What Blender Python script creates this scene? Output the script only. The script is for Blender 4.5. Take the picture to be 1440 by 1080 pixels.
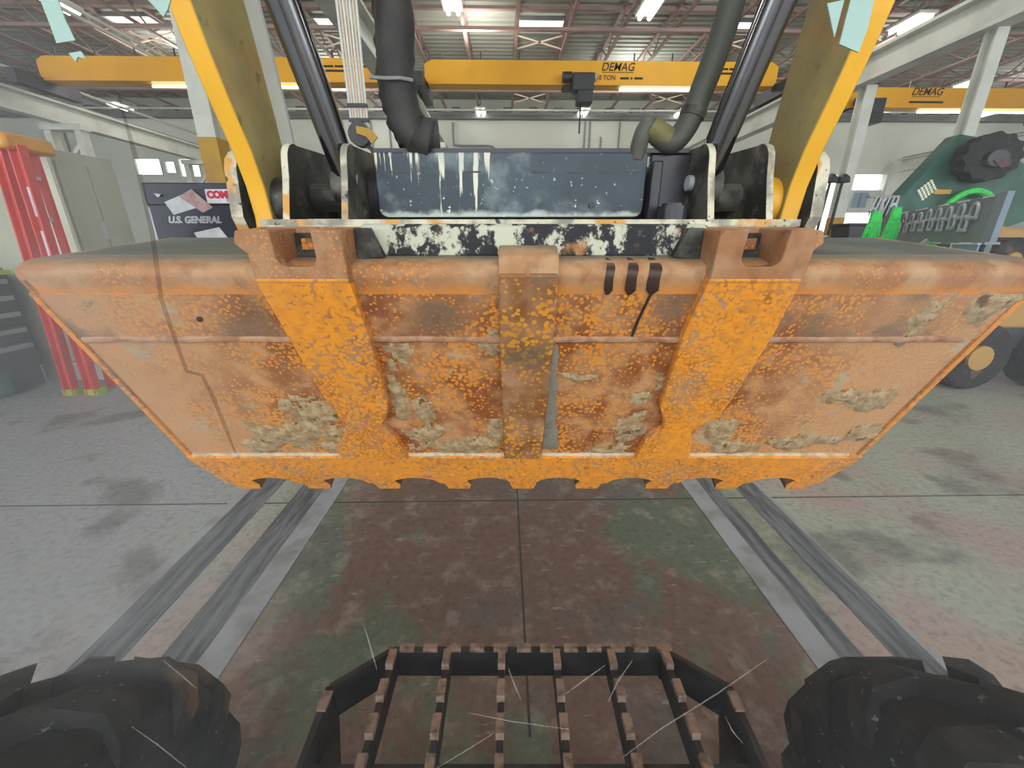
import bpy, math, random
from mathutils import Vector, Matrix, noise as mnoise

random.seed(7)
R = math.radians
S = bpy.context.scene
for o in list(bpy.data.objects):
    bpy.data.objects.remove(o)
COL = S.collection

# ------------------------------------------------------------------ camera, world, light, exposure
YAW = R(-1.05)                      # the machine stands about one degree off the axis of the hall
EYE = Vector((0, 0, 1.6))
cam_d = bpy.data.cameras.new('camera')
cam_d.sensor_width = 36
cam_d.lens = 567 / 1440 * 36
cam_d.clip_start = 0.01
cam_d.clip_end = 300
cam = bpy.data.objects.new('camera', cam_d)
cam.location = EYE
cam.rotation_euler = (R(90 - 19.4), 0, YAW)
COL.objects.link(cam)
S.camera = cam

W_ = bpy.data.worlds.new('hall_daylight')
S.world = W_
W_.use_nodes = True
W_.node_tree.nodes['Background'].inputs[0].default_value = (0.93, 0.97, 1.0, 1)
W_.node_tree.nodes['Background'].inputs[1].default_value = 3.1

for (x, y) in [(1, 4), (7, 12), (-8, 11), (-1, 18), (6, 22), (-13, 20), (16, 20), (0, -5), (-20, 10), (20, 9), (-8, 23), (26, 22)]:
    l = bpy.data.lights.new('hall_lamp_light', 'POINT'); l.energy = 235; l.shadow_soft_size = 0.5; l.color = (1, 0.98, 0.95)
    o = bpy.data.objects.new('hall_lamp_light', l); o.location = (x, y, 8.3); COL.objects.link(o)

S.view_settings.view_transform = 'Standard'
S.view_settings.look = 'None'
S.view_settings.gamma = 1
S.view_settings.use_curve_mapping = False
S.view_settings.exposure = 0.0
S.cycles.use_denoising = True
S.cycles.max_bounces = 6
S.cycles.transparent_max_bounces = 24

# ------------------------------------------------------------------ node helpers
def lin(h):
    if not isinstance(h, str):
        return tuple(h)[:3] + (1,)
    h = h.lstrip('#')
    out = []
    for i in (0, 2, 4):
        c = int(h[i:i + 2], 16) / 255
        out.append(c / 12.92 if c <= 0.04045 else ((c + 0.055) / 1.055) ** 2.4)
    return (*out, 1)

class NT:
    def __init__(s, name):
        s.m = bpy.data.materials.new(name)
        s.m.use_nodes = True
        s.t = s.m.node_tree
        s.t.nodes.clear()
        s.out = s.t.nodes.new('ShaderNodeOutputMaterial')
        s.tc = s.t.nodes.new('ShaderNodeTexCoord').outputs['Object']
    def set(s, sock, v):
        if hasattr(v, 'is_linked'):
            s.t.links.new(v, sock)
        else:
            sock.default_value = v
    def mapping(s, scale=(1, 1, 1), loc=(0, 0, 0), rot=(0, 0, 0)):
        n = s.t.nodes.new('ShaderNodeMapping')
        s.t.links.new(s.tc, n.inputs['Vector'])
        n.inputs['Scale'].default_value = scale
        n.inputs['Location'].default_value = loc
        n.inputs['Rotation'].default_value = rot
        return n.outputs[0]
    def noise(s, scale, detail=4, rough=0.55, vec=None, dist=0.0):
        n = s.t.nodes.new('ShaderNodeTexNoise')
        s.t.links.new(vec or s.tc, n.inputs['Vector'])
        n.inputs['Scale'].default_value = scale
        n.inputs['Detail'].default_value = detail
        n.inputs['Roughness'].default_value = rough
        n.inputs['Distortion'].default_value = dist
        return n.outputs[0]
    def vor(s, scale, vec=None, rnd=1.0):
        n = s.t.nodes.new('ShaderNodeTexVoronoi')
        s.t.links.new(vec or s.tc, n.inputs['Vector'])
        n.inputs['Scale'].default_value = scale
        n.inputs['Randomness'].default_value = rnd
        return n.outputs['Distance']
    def math(s, op, a, b=0.0, clamp=False):
        n = s.t.nodes.new('ShaderNodeMath'); n.operation = op; n.use_clamp = clamp
        s.set(n.inputs[0], a); s.set(n.inputs[1], b)
        return n.outputs[0]
    def step(s, v, lo, hi, a=0.0, b=1.0):
        n = s.t.nodes.new('ShaderNodeMapRange'); n.interpolation_type = 'SMOOTHSTEP'
        s.set(n.inputs[0], v); s.set(n.inputs[1], lo); s.set(n.inputs[2], hi)
        s.set(n.inputs[3], a); s.set(n.inputs[4], b)
        return n.outputs[0]
    def mix(s, f, a, b):
        n = s.t.nodes.new('ShaderNodeMix'); n.data_type = 'RGBA'
        s.set(n.inputs[0], f)
        for k, v in ((6, a), (7, b)):
            s.set(n.inputs[k], v if hasattr(v, 'is_linked') else lin(v))
        return n.outputs[2]
    def xyz(s):
        n = s.t.nodes.new('ShaderNodeSeparateXYZ'); s.t.links.new(s.tc, n.inputs[0])
        return n.outputs
    def bsdf(s, col, rough=0.6, metal=0.0, height=None, bump=0.3, dist=0.01):
        b = s.t.nodes.new('ShaderNodeBsdfPrincipled')
        s.set(b.inputs['Base Color'], col if hasattr(col, 'is_linked') else lin(col))
        s.set(b.inputs['Roughness'], rough); s.set(b.inputs['Metallic'], metal)
        if height is not None:
            n = s.t.nodes.new('ShaderNodeBump')
            n.inputs['Strength'].default_value = bump; n.inputs['Distance'].default_value = dist
            s.t.links.new(height, n.inputs['Height']); s.t.links.new(n.outputs[0], b.inputs['Normal'])
        s.t.links.new(b.outputs[0], s.out.inputs['Surface'])
        return s.m

def simple(name, col, rough=0.6, metal=0.0, dark=None, scale=6.0, lo=0.4, hi=0.7, bump=0.0):
    t = NT(name)
    n = t.noise(scale, 5)
    c = t.mix(t.step(n, lo, hi), col, dark or col)
    return t.bsdf(c, rough, metal, n if bump else None, bump)

def glow(name, col, strength):
    t = NT(name)
    e = t.t.nodes.new('ShaderNodeEmission')
    e.inputs[0].default_value = lin(col); e.inputs[1].default_value = strength
    t.t.links.new(e.outputs[0], t.out.inputs['Surface'])
    return t.m

def rust(name, paint, base, blob, amount, dust='#b58a68', dust_amt=0.25, tan='#b7a688', tan_amt=0.0, outer=False, stain=None, patch=4.0, heel=False, vary=0.22):
    """flaking orange paint: blobs of paint left on rusted steel, dust lying over it"""
    t = NT(name)
    x, y, z = t.xyz()
    wob = t.noise(60, 2)
    d = t.vor(blob)
    big = t.noise(patch, 4)
    th = t.step(big, 0.3, 0.7, amount - vary, amount + vary)
    f = t.step(t.math('ADD', d, t.math('MULTIPLY', t.math('SUBTRACT', wob, 0.5), 0.25)), t.math('SUBTRACT', th, 0.09), t.math('ADD', th, 0.05), 1.0, 0.0)
    base_v = t.mix(t.step(t.noise(14, 5), 0.35, 0.7), base, dust)
    base_v = t.mix(t.math('MULTIPLY', t.step(t.noise(34, 4), 0.45, 0.75), 0.55), base_v, '#6d3f22')
    paint_v = t.mix(t.step(t.noise(40, 3), 0.35, 0.75), paint, '#d98a2e')
    c = t.mix(f, base_v, paint_v)
    dn = t.step(t.noise(3.2, 5, 0.62), 0.42, 0.72)
    df = t.math('MULTIPLY', dn, dust_amt)
    if outer:
        ax = t.math('ABSOLUTE', x)
        df = t.math('MAXIMUM', df, t.math('MULTIPLY', t.step(ax, 0.5, 0.92), t.step(t.noise(5, 4), 0.25, 0.6, 0.4, 0.9)))
    c = t.mix(df, c, dust)
    if tan_amt:
        tm = t.step(t.noise(4.2, 6, 0.7), 0.66 - tan_amt * 0.16, 0.74 - tan_amt * 0.16)
        c = t.mix(t.math('MULTIPLY', tm, 0.8), c, tan)
    if stain:
        sm = t.step(t.noise(7, 4), 0.5, 0.64)
        c = t.mix(t.math('MULTIPLY', sm, 0.75), c, stain)
    if heel:
        wv_ = t.math('MULTIPLY', t.math('SUBTRACT', t.noise(16, 4), 0.5), 0.05)
        c = t.mix(t.step(t.math('ADD', z, wv_), 0.628, 0.668, 0.9, 0.0), c, '#dc8a26')
        c = t.mix(t.step(t.math('ADD', y, wv_), -0.102, -0.066, 0.0, 0.85), c, '#7d7968')
    h = t.math('ADD', t.math('MULTIPLY', f, 0.5), t.noise(90, 4))
    return t.bsdf(c, 0.72, 0.0, h, 0.35, 0.004)

# ------------------------------------------------------------------ materials
M = {}
M['bucket_low'] = rust('rust_lower', '#e08e24', '#8f4f20', 96, 0.44, dust='#c9986a', dust_amt=0.22, tan_amt=0.5, outer=True)
M['bucket_up'] = rust('rust_upper', '#e09024', '#874a24', 105, 0.38, dust='#c6966a', dust_amt=0.25, tan_amt=0.25, outer=True, stain='#6d5a48')
M['strap'] = rust('orange_strap', '#f09a22', '#c87a26', 105, 0.58, dust_amt=0.12)
M['strap_right'] = rust('orange_strap_bright', '#f29b20', '#d6861e', 110, 0.64, dust_amt=0.08)
M['strap_mid'] = rust('mottled_strap', '#d9981c', '#8a5722', 80, 0.42, dust_amt=0.1, stain='#4d4a3c')
M['heel'] = rust('dusty_heel', '#dc8f38', '#aa7347', 110, 0.16, dust='#bd966f', dust_amt=0.5, heel=True)
M['lug'] = rust('brown_lug', '#c98a48', '#a06a40', 120, 0.16, dust='#b38a66', dust_amt=0.5)
M['edge'] = rust('orange_edge', '#ef9824', '#d08424', 90, 0.62, dust_amt=0.15)
M['side_dark'] = simple('dark_rust', '#6d4524', 0.8, dark='#4a3524', scale=20)
M['topplate'] = simple('dusty_grey_green', '#6f7065', 0.85, dark='#585c52', scale=4, bump=0.1)
M['inside'] = simple('bucket_inside', '#5a4a3c', 0.8, dark='#3d352d', scale=5)
M['dust'] = simple('pale_dust', '#c8bda4', 0.95, dark='#a8977c', scale=40)

def mud_mat():
    t = NT('dried_mud')
    n = t.noise(45, 6, 0.7)
    c = t.mix(t.step(n, 0.35, 0.65), '#9a7a50', '#c6ae86')
    c = t.mix(t.step(t.noise(28, 3), 0.62, 0.68), c, '#6a5034')
    return t.bsdf(c, 0.95, 0, n, 0.9, 0.01)
M['mud'] = mud_mat()
M['weld'] = simple('weld_dust', '#b58d70', 0.85, dark='#8e5e40', scale=25, bump=0.3)
M['yellow'] = simple('yellow_paint', '#f2b62a', 0.42, dark='#e2a522', scale=4)
def olive():
    t = NT('grimy_yellow')
    x, y, z = t.xyz()
    n = t.noise(3.5, 5, 0.6)
    c = t.mix(t.step(n, 0.35, 0.65), '#b8a15e', '#978955')
    c = t.mix(t.step(t.noise(6, 4), 0.52, 0.7), c, '#b5854e')
    c = t.mix(t.math('MULTIPLY', t.step(t.noise(26, 4), 0.6, 0.72), 0.5), c, '#4a4130')
    return t.bsdf(c, 0.6)
M['olive'] = olive()
M['flange'] = simple('pale_flange', '#c9cbc4', 0.4, dark='#a9aaa4', scale=3)
def grimy_black():
    t = NT('grimy_black')
    c = t.mix(t.step(t.noise(11, 5, 0.65), 0.42, 0.62), '#1d1c19', '#5a584e')
    c = t.mix(t.step(t.noise(22, 4), 0.62, 0.7), c, '#6d6a5c')
    return t.bsdf(c, 0.55)
M['black'] = grimy_black()
def worn_edge():
    t = NT('worn_edge')
    c = t.mix(t.step(t.noise(14, 4), 0.42, 0.6), '#d2ccb2', '#8e897a')
    c = t.mix(t.step(t.noise(9, 3), 0.54, 0.6), c, '#d09a4c')
    c = t.mix(t.step(t.noise(40, 3), 0.62, 0.68), c, '#3a3a36')
    return t.bsdf(c, 0.6)
M['worn'] = worn_edge()
def cream_beam():
    t = NT('cream_over_black')
    n = t.noise(17, 7, 0.7, t.mapping((1, 1, 0.8)))
    c = t.mix(t.step(n, 0.475, 0.53), '#c9cab4', '#24252a')
    c = t.mix(t.step(t.noise(17, 4), 0.6, 0.72), c, '#a8733e')
    c = t.mix(t.step(t.noise(50, 3), 0.62, 0.72), c, '#6f6e60')
    return t.bsdf(c, 0.7, 0, n, 0.3, 0.005)
M['cream'] = cream_beam()
def navy():
    t = NT('navy_with_drips')
    x, y, z = t.xyz()
    base = t.mix(t.step(t.noise(5, 4), 0.35, 0.7), '#22323d', '#33444d')
    drip = t.noise(1.0, 4, 0.62, t.mapping((42, 1, 2.4), (3.3, 0, 0)))
    top = t.step(z, 1.66, 1.83, 0.10, -0.05)
    left = t.math('ADD', t.step(x, -0.08, 0.04, 0.0, 0.2), top)
    f = t.step(t.math('SUBTRACT', drip, left), 0.545, 0.575)
    c = t.mix(f, base, '#d6d4bf')
    rim = t.step(t.math('ADD', z, t.math('MULTIPLY', t.noise(30, 4), 0.03)), 1.68, 1.695, 0.8, 0.0)
    c = t.mix(rim, c, '#c3cfc6')
    c = t.mix(t.math('MULTIPLY', t.step(t.noise(8, 5, 0.65), 0.5, 0.7), t.step(x, -0.05, 0.3, 0.45, 0.15)), c, '#8c9d9d')
    sp = t.step(t.noise(70, 3), 0.66, 0.70)
    c = t.mix(t.math('MULTIPLY', sp, t.step(z, 1.7, 1.78, 1.0, 0.25)), c, '#cfd9cf')
    return t.bsdf(c, 0.45)
M['navy'] = navy()
M['purple_black'] = simple('shiny_black', '#2c2a33', 0.3, dark='#1c1b20', scale=6)
M['chrome'] = simple('dark_chrome', '#8d8e92', 0.16, 1.0, dark='#77777c', scale=2)
M['hose'] = simple('black_sleeve', '#2a2a28', 0.7, dark='#3d3c37', scale=8, bump=0.4)
def hose2():
    t = NT('grey_hose')
    c = t.mix(t.step(t.noise(5, 4), 0.4, 0.65), '#45463e', '#5d5e52')
    return t.bsdf(c, 0.6)
M['hose_grey'] = hose2()
M['hose_yellow'] = simple('yellowed_hose', '#6e653c', 0.6, dark='#4d4a38', scale=14)
def rubber():
    t = NT('dusty_rubber')
    c = t.mix(t.step(t.noise(11, 5, 0.65), 0.4, 0.75), '#171615', '#353330')
    c = t.mix(t.step(t.noise(5, 3), 0.64, 0.72), c, '#5f4c3a')
    c = t.mix(t.step(t.noise(48, 3), 0.66, 0.72), c, '#77756f')
    return t.bsdf(c, 0.85)
M['rubber'] = rubber()
M['step_black'] = simple('step_black', '#1d1e1f', 0.5, dark='#33322f', scale=18)
M['cleat'] = simple('worn_brown_cleat', '#8a7465', 0.8, dark='#5c4a3e', scale=45)

def floor_mat():
    t = NT('painted_concrete')
    x, y, z = t.xyz()
    n = t.noise(0.9, 6, 0.62, t.mapping((1, 0.7, 1), (1.2, 0.4, 0)))
    n2 = t.noise(1.3, 5, 0.6, t.mapping((1, 0.8, 1), (5.2, 3.4, 0)))
    base = t.mix(t.step(n, 0.49, 0.56), '#76594b', '#626c57')
    ax = t.math('ABSOLUTE', t.math('SUBTRACT', x, 0.05))
    outside = t.step(t.math('ADD', ax, t.math('MULTIPLY', n2, 1.2)), 1.6, 2.3)
    pale = t.mix(t.step(n2, 0.44, 0.6), '#abb09d', '#b39d93')
    base = t.mix(outside, base, pale)
    grey = t.step(t.math('ADD', t.math('SUBTRACT', ax, t.math('MULTIPLY', x, 0.55)), t.math('MULTIPLY', n, 1.4)), 2.6, 4.2)
    base = t.mix(grey, base, '#a3a4a6')
    far = t.step(y, 4.0, 9.0)
    base = t.mix(far, base, '#9c9d9b')
    gp = t.step(t.noise(1.7, 3, 0.5, t.mapping((1, 1, 1), (8, 2, 0))), 0.55, 0.66, 0, 0.7)
    base = t.mix(gp, base, '#67655f')
    fine = t.noise(26, 5, 0.7)
    base = t.mix(t.math('MULTIPLY', t.step(fine, 0.42, 0.72), 0.45), base, '#433a33')
    mid_ = t.noise(6, 5, 0.7)
    base = t.mix(t.math('MULTIPLY', t.step(mid_, 0.5, 0.7), 0.4), base, '#b3a698')
    streak = t.noise(1.0, 3, 0.5, t.mapping((9, 30, 1), (0, 0, 0), (0, 0, 0.25)))
    base = t.mix(t.math('MULTIPLY', t.step(streak, 0.66, 0.73), 0.35), base, '#c2bfb2')
    return t.bsdf(base, t.step(fine, 0.3, 0.7, 0.42, 0.6), 0, fine, 0.12, 0.004)
M['floor'] = floor_mat()
M['rail_light'] = simple('steel_strip', '#a2a3a6', 0.5, 0.0, dark='#85827f', scale=5)
def dark_strip():
    t = NT('dark_steel_strip')
    n = t.noise(1.0, 5, 0.65, t.mapping((26, 2.2, 1)))
    c = t.mix(t.step(n, 0.38, 0.62), '#48494d', '#7b7c7d')
    return t.bsdf(c, 0.5)
M['rail_dark'] = dark_strip()
M['wall'] = simple('pale_wall', '#d3d6c9', 0.8, dark='#c6c9bd', scale=0.3)
M['wall_line'] = simple('wall_joint', '#8f9188', 0.8)
M['deck'] = simple('roof_deck', '#a9ada2', 0.7, dark='#9b9e96', scale=0.4)
M['joist'] = simple('primer_steel', '#a58a82', 0.7, dark='#8f7d77', scale=1.0)
M['joist_pale'] = simple('pale_steel', '#cdb9a8', 0.6)
M['white_steel'] = simple('white_steel', '#cfd1c6', 0.55, dark='#bcbeb3', scale=1.2)
M['grey_steel'] = simple('grey_steel', '#8c8d8c', 0.6, dark='#7a7b7b', scale=1)
M['dark_steel'] = simple('dark_steel', '#3a3b3c', 0.5, dark='#2a2b2c', scale=2)
M['crane'] = simple('crane_yellow', '#e7a91c', 0.5, dark='#d99c1a', scale=0.5)
M['print'] = simple('dark_print', '#2d2613', 0.6)
M['column_yellow'] = simple('column_yellow', '#b98e2f', 0.6, dark='#a3803a', scale=2)
M['sky_panel'] = glow('skylight_panel', '#fffdf2', 2.6)
M['lamp'] = glow('fluorescent_tube', '#ffffff', 6.0)
M['red'] = simple('red_fibreglass', '#d8453f', 0.5, dark='#c23f3b', scale=3)
M['orange_cap'] = simple('orange_plastic', '#d9962e', 0.5, dark='#c08428', scale=5)
M['cabinet'] = simple('beige_metal', '#aeb09c', 0.6, dark='#a2a490', scale=2)
M['cabinet_edge'] = simple('cream_metal', '#e3e5d2', 0.6, dark='#d6d8c4', scale=2)
M['chest'] = simple('navy_chest', '#272a3a', 0.4, dark='#343848', scale=2)
M['silver'] = simple('silver', '#b9bcc4', 0.35, 0.3)
M['paper'] = simple('white_paper', '#e9ebee', 0.8, dark='#d4d8dd', scale=8)
M['pink_paper'] = simple('pink_paper', '#c9a6a4', 0.8, dark='#a48a88', scale=12)
M['sticker_red'] = simple('sticker_red', '#d3254a', 0.5)
M['drawer'] = simple('black_drawer', '#26292b', 0.45, dark='#32373a', scale=2)
M['green_trim'] = simple('lime_trim', '#9cb53a', 0.5)
M['green_dark'] = simple('dark_green', '#23503f', 0.6, dark='#365f50', scale=3, lo=0.45, hi=0.6)
M['sling'] = simple('green_sling', '#3fd95c', 0.7, dark='#2cae48', scale=16)
M['board'] = simple('grey_green_board', '#75837d', 0.6, dark='#68766f', scale=3)
M['board_blue'] = simple('grey_blue_board', '#7d8a9a', 0.5, dark='#6f7c8c', scale=3)
M['blue_clear'] = simple('blue_plastic', '#6f8bb4', 0.25, dark='#5a6a84', scale=4)
M['machine_yellow'] = simple('machine_yellow', '#b48a45', 0.6, dark='#94784a', scale=1.5)
M['maroon'] = simple('maroon', '#4d2f38', 0.6)
M['red_panel'] = simple('red_panel', '#b0432f', 0.5, dark='#8f3a2c', scale=4)

def clear_glass():
    t = NT('clear_glass')
    b = t.t.nodes.new('ShaderNodeBsdfTransparent'); b.inputs[0].default_value = (1, 1, 1, 1)
    t.t.links.new(b.outputs[0], t.out.inputs['Surface'])
    return t.m
M['glass'] = clear_glass()
def veil(name, col, alpha):
    t = NT(name)
    a = t.t.nodes.new('ShaderNodeBsdfTransparent')
    d = t.t.nodes.new('ShaderNodeBsdfDiffuse'); d.inputs[0].default_value = lin(col)
    m = t.t.nodes.new('ShaderNodeMixShader'); m.inputs[0].default_value = alpha
    t.t.links.new(a.outputs[0], m.inputs[1]); t.t.links.new(d.outputs[0], m.inputs[2])
    t.t.links.new(m.outputs[0], t.out.inputs['Surface'])
    return t.m
M['scratch'] = veil('glass_scratch', '#e6dfd4', 0.10)
M['trickle'] = veil('dirt_trickle', '#3a2c20', 0.2)
def film():
    t = NT('dust_film')
    x, y, z = t.xyz()
    v = t.t.nodes.new('ShaderNodeVolumeScatter')
    v.inputs['Color'].default_value = (0.9, 0.93, 0.95, 1)
    n = t.noise(7, 4, 0.55)
    side = t.step(t.math('ADD', x, t.math('MULTIPLY', n, 0.12)), -0.22, -0.06, 1.0, 0.0)
    side2 = t.math('MULTIPLY', t.step(x, 0.12, 0.3), 0.35)
    d = t.math('MULTIPLY', t.math('ADD', t.math('MULTIPLY', t.math('ADD', t.math('MULTIPLY', side, t.step(n, 0.3, 0.7, 0.4, 1.0)), side2), t.step(z, 1.25, 1.36, 0.12, 1.0)), 0.06), 58.0)
    t.t.links.new(d, v.inputs['Density'])
    t.t.links.new(v.outputs[0], t.out.inputs['Volume'])
    return t.m
M['film'] = film()

# ------------------------------------------------------------------ geometry helpers
I4 = Matrix.Identity(4)
MACH = Matrix.Rotation(YAW, 4, 'Z')
WORLD = {}

class MB:
    def __init__(s):
        s.v, s.f, s.mi = [], [], []
    def face(s, idx, mi=0):
        s.f.append(tuple(idx)); s.mi.append(mi)
    def box(s, x0, x1, y0, y1, z0, z1, mi=0, T=None):
        b = len(s.v)
        p = [(x0, y0, z0), (x1, y0, z0), (x1, y1, z0), (x0, y1, z0), (x0, y0, z1), (x1, y0, z1), (x1, y1, z1), (x0, y1, z1)]
        s.v += [tuple(T @ Vector(q)) for q in p] if T else p
        for q in ((0, 3, 2, 1), (4, 5, 6, 7), (0, 1, 5, 4), (1, 2, 6, 5), (2, 3, 7, 6), (3, 0, 4, 7)):
            s.face([b + k for k in q], mi)
        return s
    def prism(s, pts, fn, h0, h1, cap=0, side=0):
        """pts: 2-D outline; fn(a, b, h) -> xyz"""
        b = len(s.v); n = len(pts)
        s.v += [tuple(fn(a, c, h0)) for a, c in pts] + [tuple(fn(a, c, h1)) for a, c in pts]
        s.face([b + k for k in reversed(range(n))], cap)
        s.face([b + n + k for k in range(n)], cap)
        for k in range(n):
            k2 = (k + 1) % n
            s.face([b + k, b + k2, b + n + k2, b + n + k], side(k) if callable(side) else side)
        return s
    def tube(s, path, r, n=10, mi=0, caps=True):
        path = [Vector(p) for p in path]
        m = len(path)
        rs = r if isinstance(r, (list, tuple)) else [r] * m
        b = len(s.v)
        up = None
        for i, p in enumerate(path):
            d = (path[min(i + 1, m - 1)] - path[max(i - 1, 0)]).normalized()
            if up is None:
                up = d.orthogonal().normalized()
            else:
                up = (up - d * up.dot(d)).normalized()
            w = d.cross(up)
            for k in range(n):
                a = 2 * math.pi * k / n
                s.v.append(tuple(p + (up * math.cos(a) + w * math.sin(a)) * rs[i]))
        for i in range(m - 1):
            for k in range(n):
                k2 = (k + 1) % n
                s.face([b + i * n + k, b + i * n + k2, b + (i + 1) * n + k2, b + (i + 1) * n + k], mi)
        if caps:
            s.face([b + k for k in reversed(range(n))], mi)
            s.face([b + (m - 1) * n + k for k in range(n)], mi)
        return s
    def bar(s, p, q, w, h=None, mi=0):
        """rectangular bar from p to q"""
        p, q = Vector(p), Vector(q); h = h or w
        d = (q - p).normalized()
        up = Vector((0, 0, 1)) if abs(d.z) < 0.95 else Vector((0, 1, 0))
        a = d.cross(up).normalized() * (w / 2); c = a.cross(d).normalized() * (h / 2)
        b = len(s.v)
        for e in (p, q):
            s.v += [tuple(e - a - c), tuple(e + a - c), tuple(e + a + c), tuple(e - a + c)]
        for f in ((0, 1, 2, 3), (7, 6, 5, 4), (0, 4, 5, 1), (1, 5, 6, 2), (2, 6, 7, 3), (3, 7, 4, 0)):
            s.face([b + k for k in f], mi)
        return s
    def lathe(s, prof, fn, n=32, mi=0):
        """closed ring profile [(r, h)]; fn(r, ang, h) -> xyz"""
        b = len(s.v); m = len(prof)
        for k in range(n):
            a = 2 * math.pi * k / n
            s.v += [tuple(fn(r, a, h)) for r, h in prof]
        for k in range(n):
            k2 = (k + 1) % n
            for j in range(m):
                j2 = (j + 1) % m
                s.face([b + k * m + j, b + k * m + j2, b + k2 * m + j2, b + k2 * m + j], mi)
        return s

def props(o, label=None, cat=None, group=None, kind=None):
    for k, v in (('label', label), ('category', cat), ('group', group), ('kind', kind)):
        if v:
            o[k] = v
    return o

def thing(name, label, cat, loc=(0, 0, 0), frame=I4, group=None, kind=None, rz=0.0):
    o = bpy.data.objects.new(name, None)
    o.empty_display_size = 0.1
    mw = frame @ Matrix.Translation(loc) @ Matrix.Rotation(rz, 4, 'Z')
    o.matrix_world = mw
    COL.objects.link(o)
    WORLD[o.name] = mw.copy()
    return props(o, label, cat, group, kind)

def part(name, mb, mats, parent=None, frame=I4, bevel=0.0, label=None, kind=None, smooth=True, cat=None, group=None, origin=None):
    """one mesh object; the builder's coordinates are in FRAME. Without a parent it is a top-level object at ORIGIN."""
    me = bpy.data.meshes.new(name)
    mats = mats if isinstance(mats, (list, tuple)) else [mats]
    o = bpy.data.objects.new(name, me)
    if parent is not None:
        mw = WORLD[parent.name]
        o.parent = parent
    elif origin is not None:
        mw = frame @ Matrix.Translation(origin)
        o.matrix_world = mw
    else:
        mw = I4
    T = mw.inverted() @ frame
    me.from_pydata([tuple(T @ Vector(p)) for p in mb.v], [], mb.f)
    me.polygons.foreach_set('material_index', mb.mi)
    for m in mats:
        me.materials.append(m)
    me.validate()
    import bmesh
    bm = bmesh.new(); bm.from_mesh(me)
    bmesh.ops.recalc_face_normals(bm, faces=bm.faces)
    bm.to_mesh(me); bm.free()
    if smooth:
        me.polygons.foreach_set('use_smooth', [True] * len(me.polygons))
        me.set_sharp_from_angle(angle=R(32))
    COL.objects.link(o)
    WORLD[o.name] = mw.copy()
    if bevel:
        b = o.modifiers.new('bevel', 'BEVEL'); b.width = bevel; b.segments = 2; b.limit_method = 'ANGLE'
    return props(o, label, cat, group, kind)

def struct(name, mb, mat, label=None, frame=I4, **k):
    return part(name, mb, mat, None, frame, kind='structure', label=label, **k)

def dup(o, parent=None, loc=None):
    c = o.copy()
    COL.objects.link(c)
    if parent is not None:
        c.parent = parent
    if loc is not None:
        c.location = loc
    WORLD[c.name] = (WORLD[parent.name] if parent is not None else Matrix.Translation(c.location) @ c.rotation_euler.to_matrix().to_4x4())
    for ch in [x for x in bpy.data.objects if x.parent == o]:
        dup(ch, c)
    return c

def text(name, body, parent, pos, size, mat, frame=I4, rot=(R(90), 0, 0), shear=0.0, extrude=0.004, label=None, offset=0.0, align='LEFT', sx=1.0):
    cu = bpy.data.curves.new(name, 'FONT')
    cu.body = body; cu.size = size; cu.shear = shear; cu.extrude = extrude; cu.offset = offset; cu.align_x = align
    cu.materials.append(mat)
    o = bpy.data.objects.new(name, cu)
    from mathutils import Euler
    mw = frame @ Matrix.Translation(pos) @ Euler(rot).to_matrix().to_4x4() @ Matrix.Diagonal((sx, 1, 1, 1))
    COL.objects.link(o)
    o.matrix_world = mw
    bpy.context.view_layer.update()
    me = bpy.data.meshes.new_from_object(o.evaluated_get(bpy.context.evaluated_depsgraph_get()))
    q = bpy.data.objects.new(name, me)
    COL.objects.link(q)
    q.parent = parent
    q.matrix_local = WORLD[parent.name].inverted() @ mw
    bpy.data.objects.remove(o)
    q.name = name
    return props(q, label)

def arc(cx, cy, r, a0, a1, n=6):
    return [(cx + r * math.cos(R(a0 + (a1 - a0) * i / n)), cy + r * math.sin(R(a0 + (a1 - a0) * i / n))) for i in range(n + 1)]

def YZ(a, b, h):
    return (h, a, b)
def XZ(a, b, h):
    return (a, h, b)
def XY(a, b, h):
    return (a, b, h)

def smooth_path(pts, n=6):
    """Catmull-Rom through the points"""
    pts = [Vector(p) for p in pts]
    out = []
    for i in range(len(pts) - 1):
        p0, p1, p2, p3 = pts[max(i - 1, 0)], pts[i], pts[i + 1], pts[min(i + 2, len(pts) - 1)]
        for k in range(n):
            t = k / n
            out.append(0.5 * ((2 * p1) + (p2 - p0) * t + (2 * p0 - 5 * p1 + 4 * p2 - p3) * t * t + (3 * p1 - p0 - 3 * p2 + p3) * t ** 3))
    out.append(pts[-1])
    return out

# ================================================================== THE HALL
YF = 28.0                                   # far wall
fl = MB(); fl.box(-45, 45, -12, 45, -0.2, 0.0)
floor = struct('floor', fl, M['floor'], 'worn painted concrete workshop floor with brown, green and grey patches')

# saw-cut joints in the concrete (shallow dark strips set in the floor)
jm = simple('joint_filler', '#4a4640', 0.9)
for nm, b in (('trim_1', (0.073, 0.083, 0.9, 27, -0.05, 0.0012)), ('trim_2', (-20, 20, 2.236, 2.246, -0.05, 0.0011))):
    struct(nm, MB().box(*b), jm, 'thin joint cut %s the concrete floor' % ('lengthwise along' if nm == 'trim_1' else 'crosswise through'))

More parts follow.
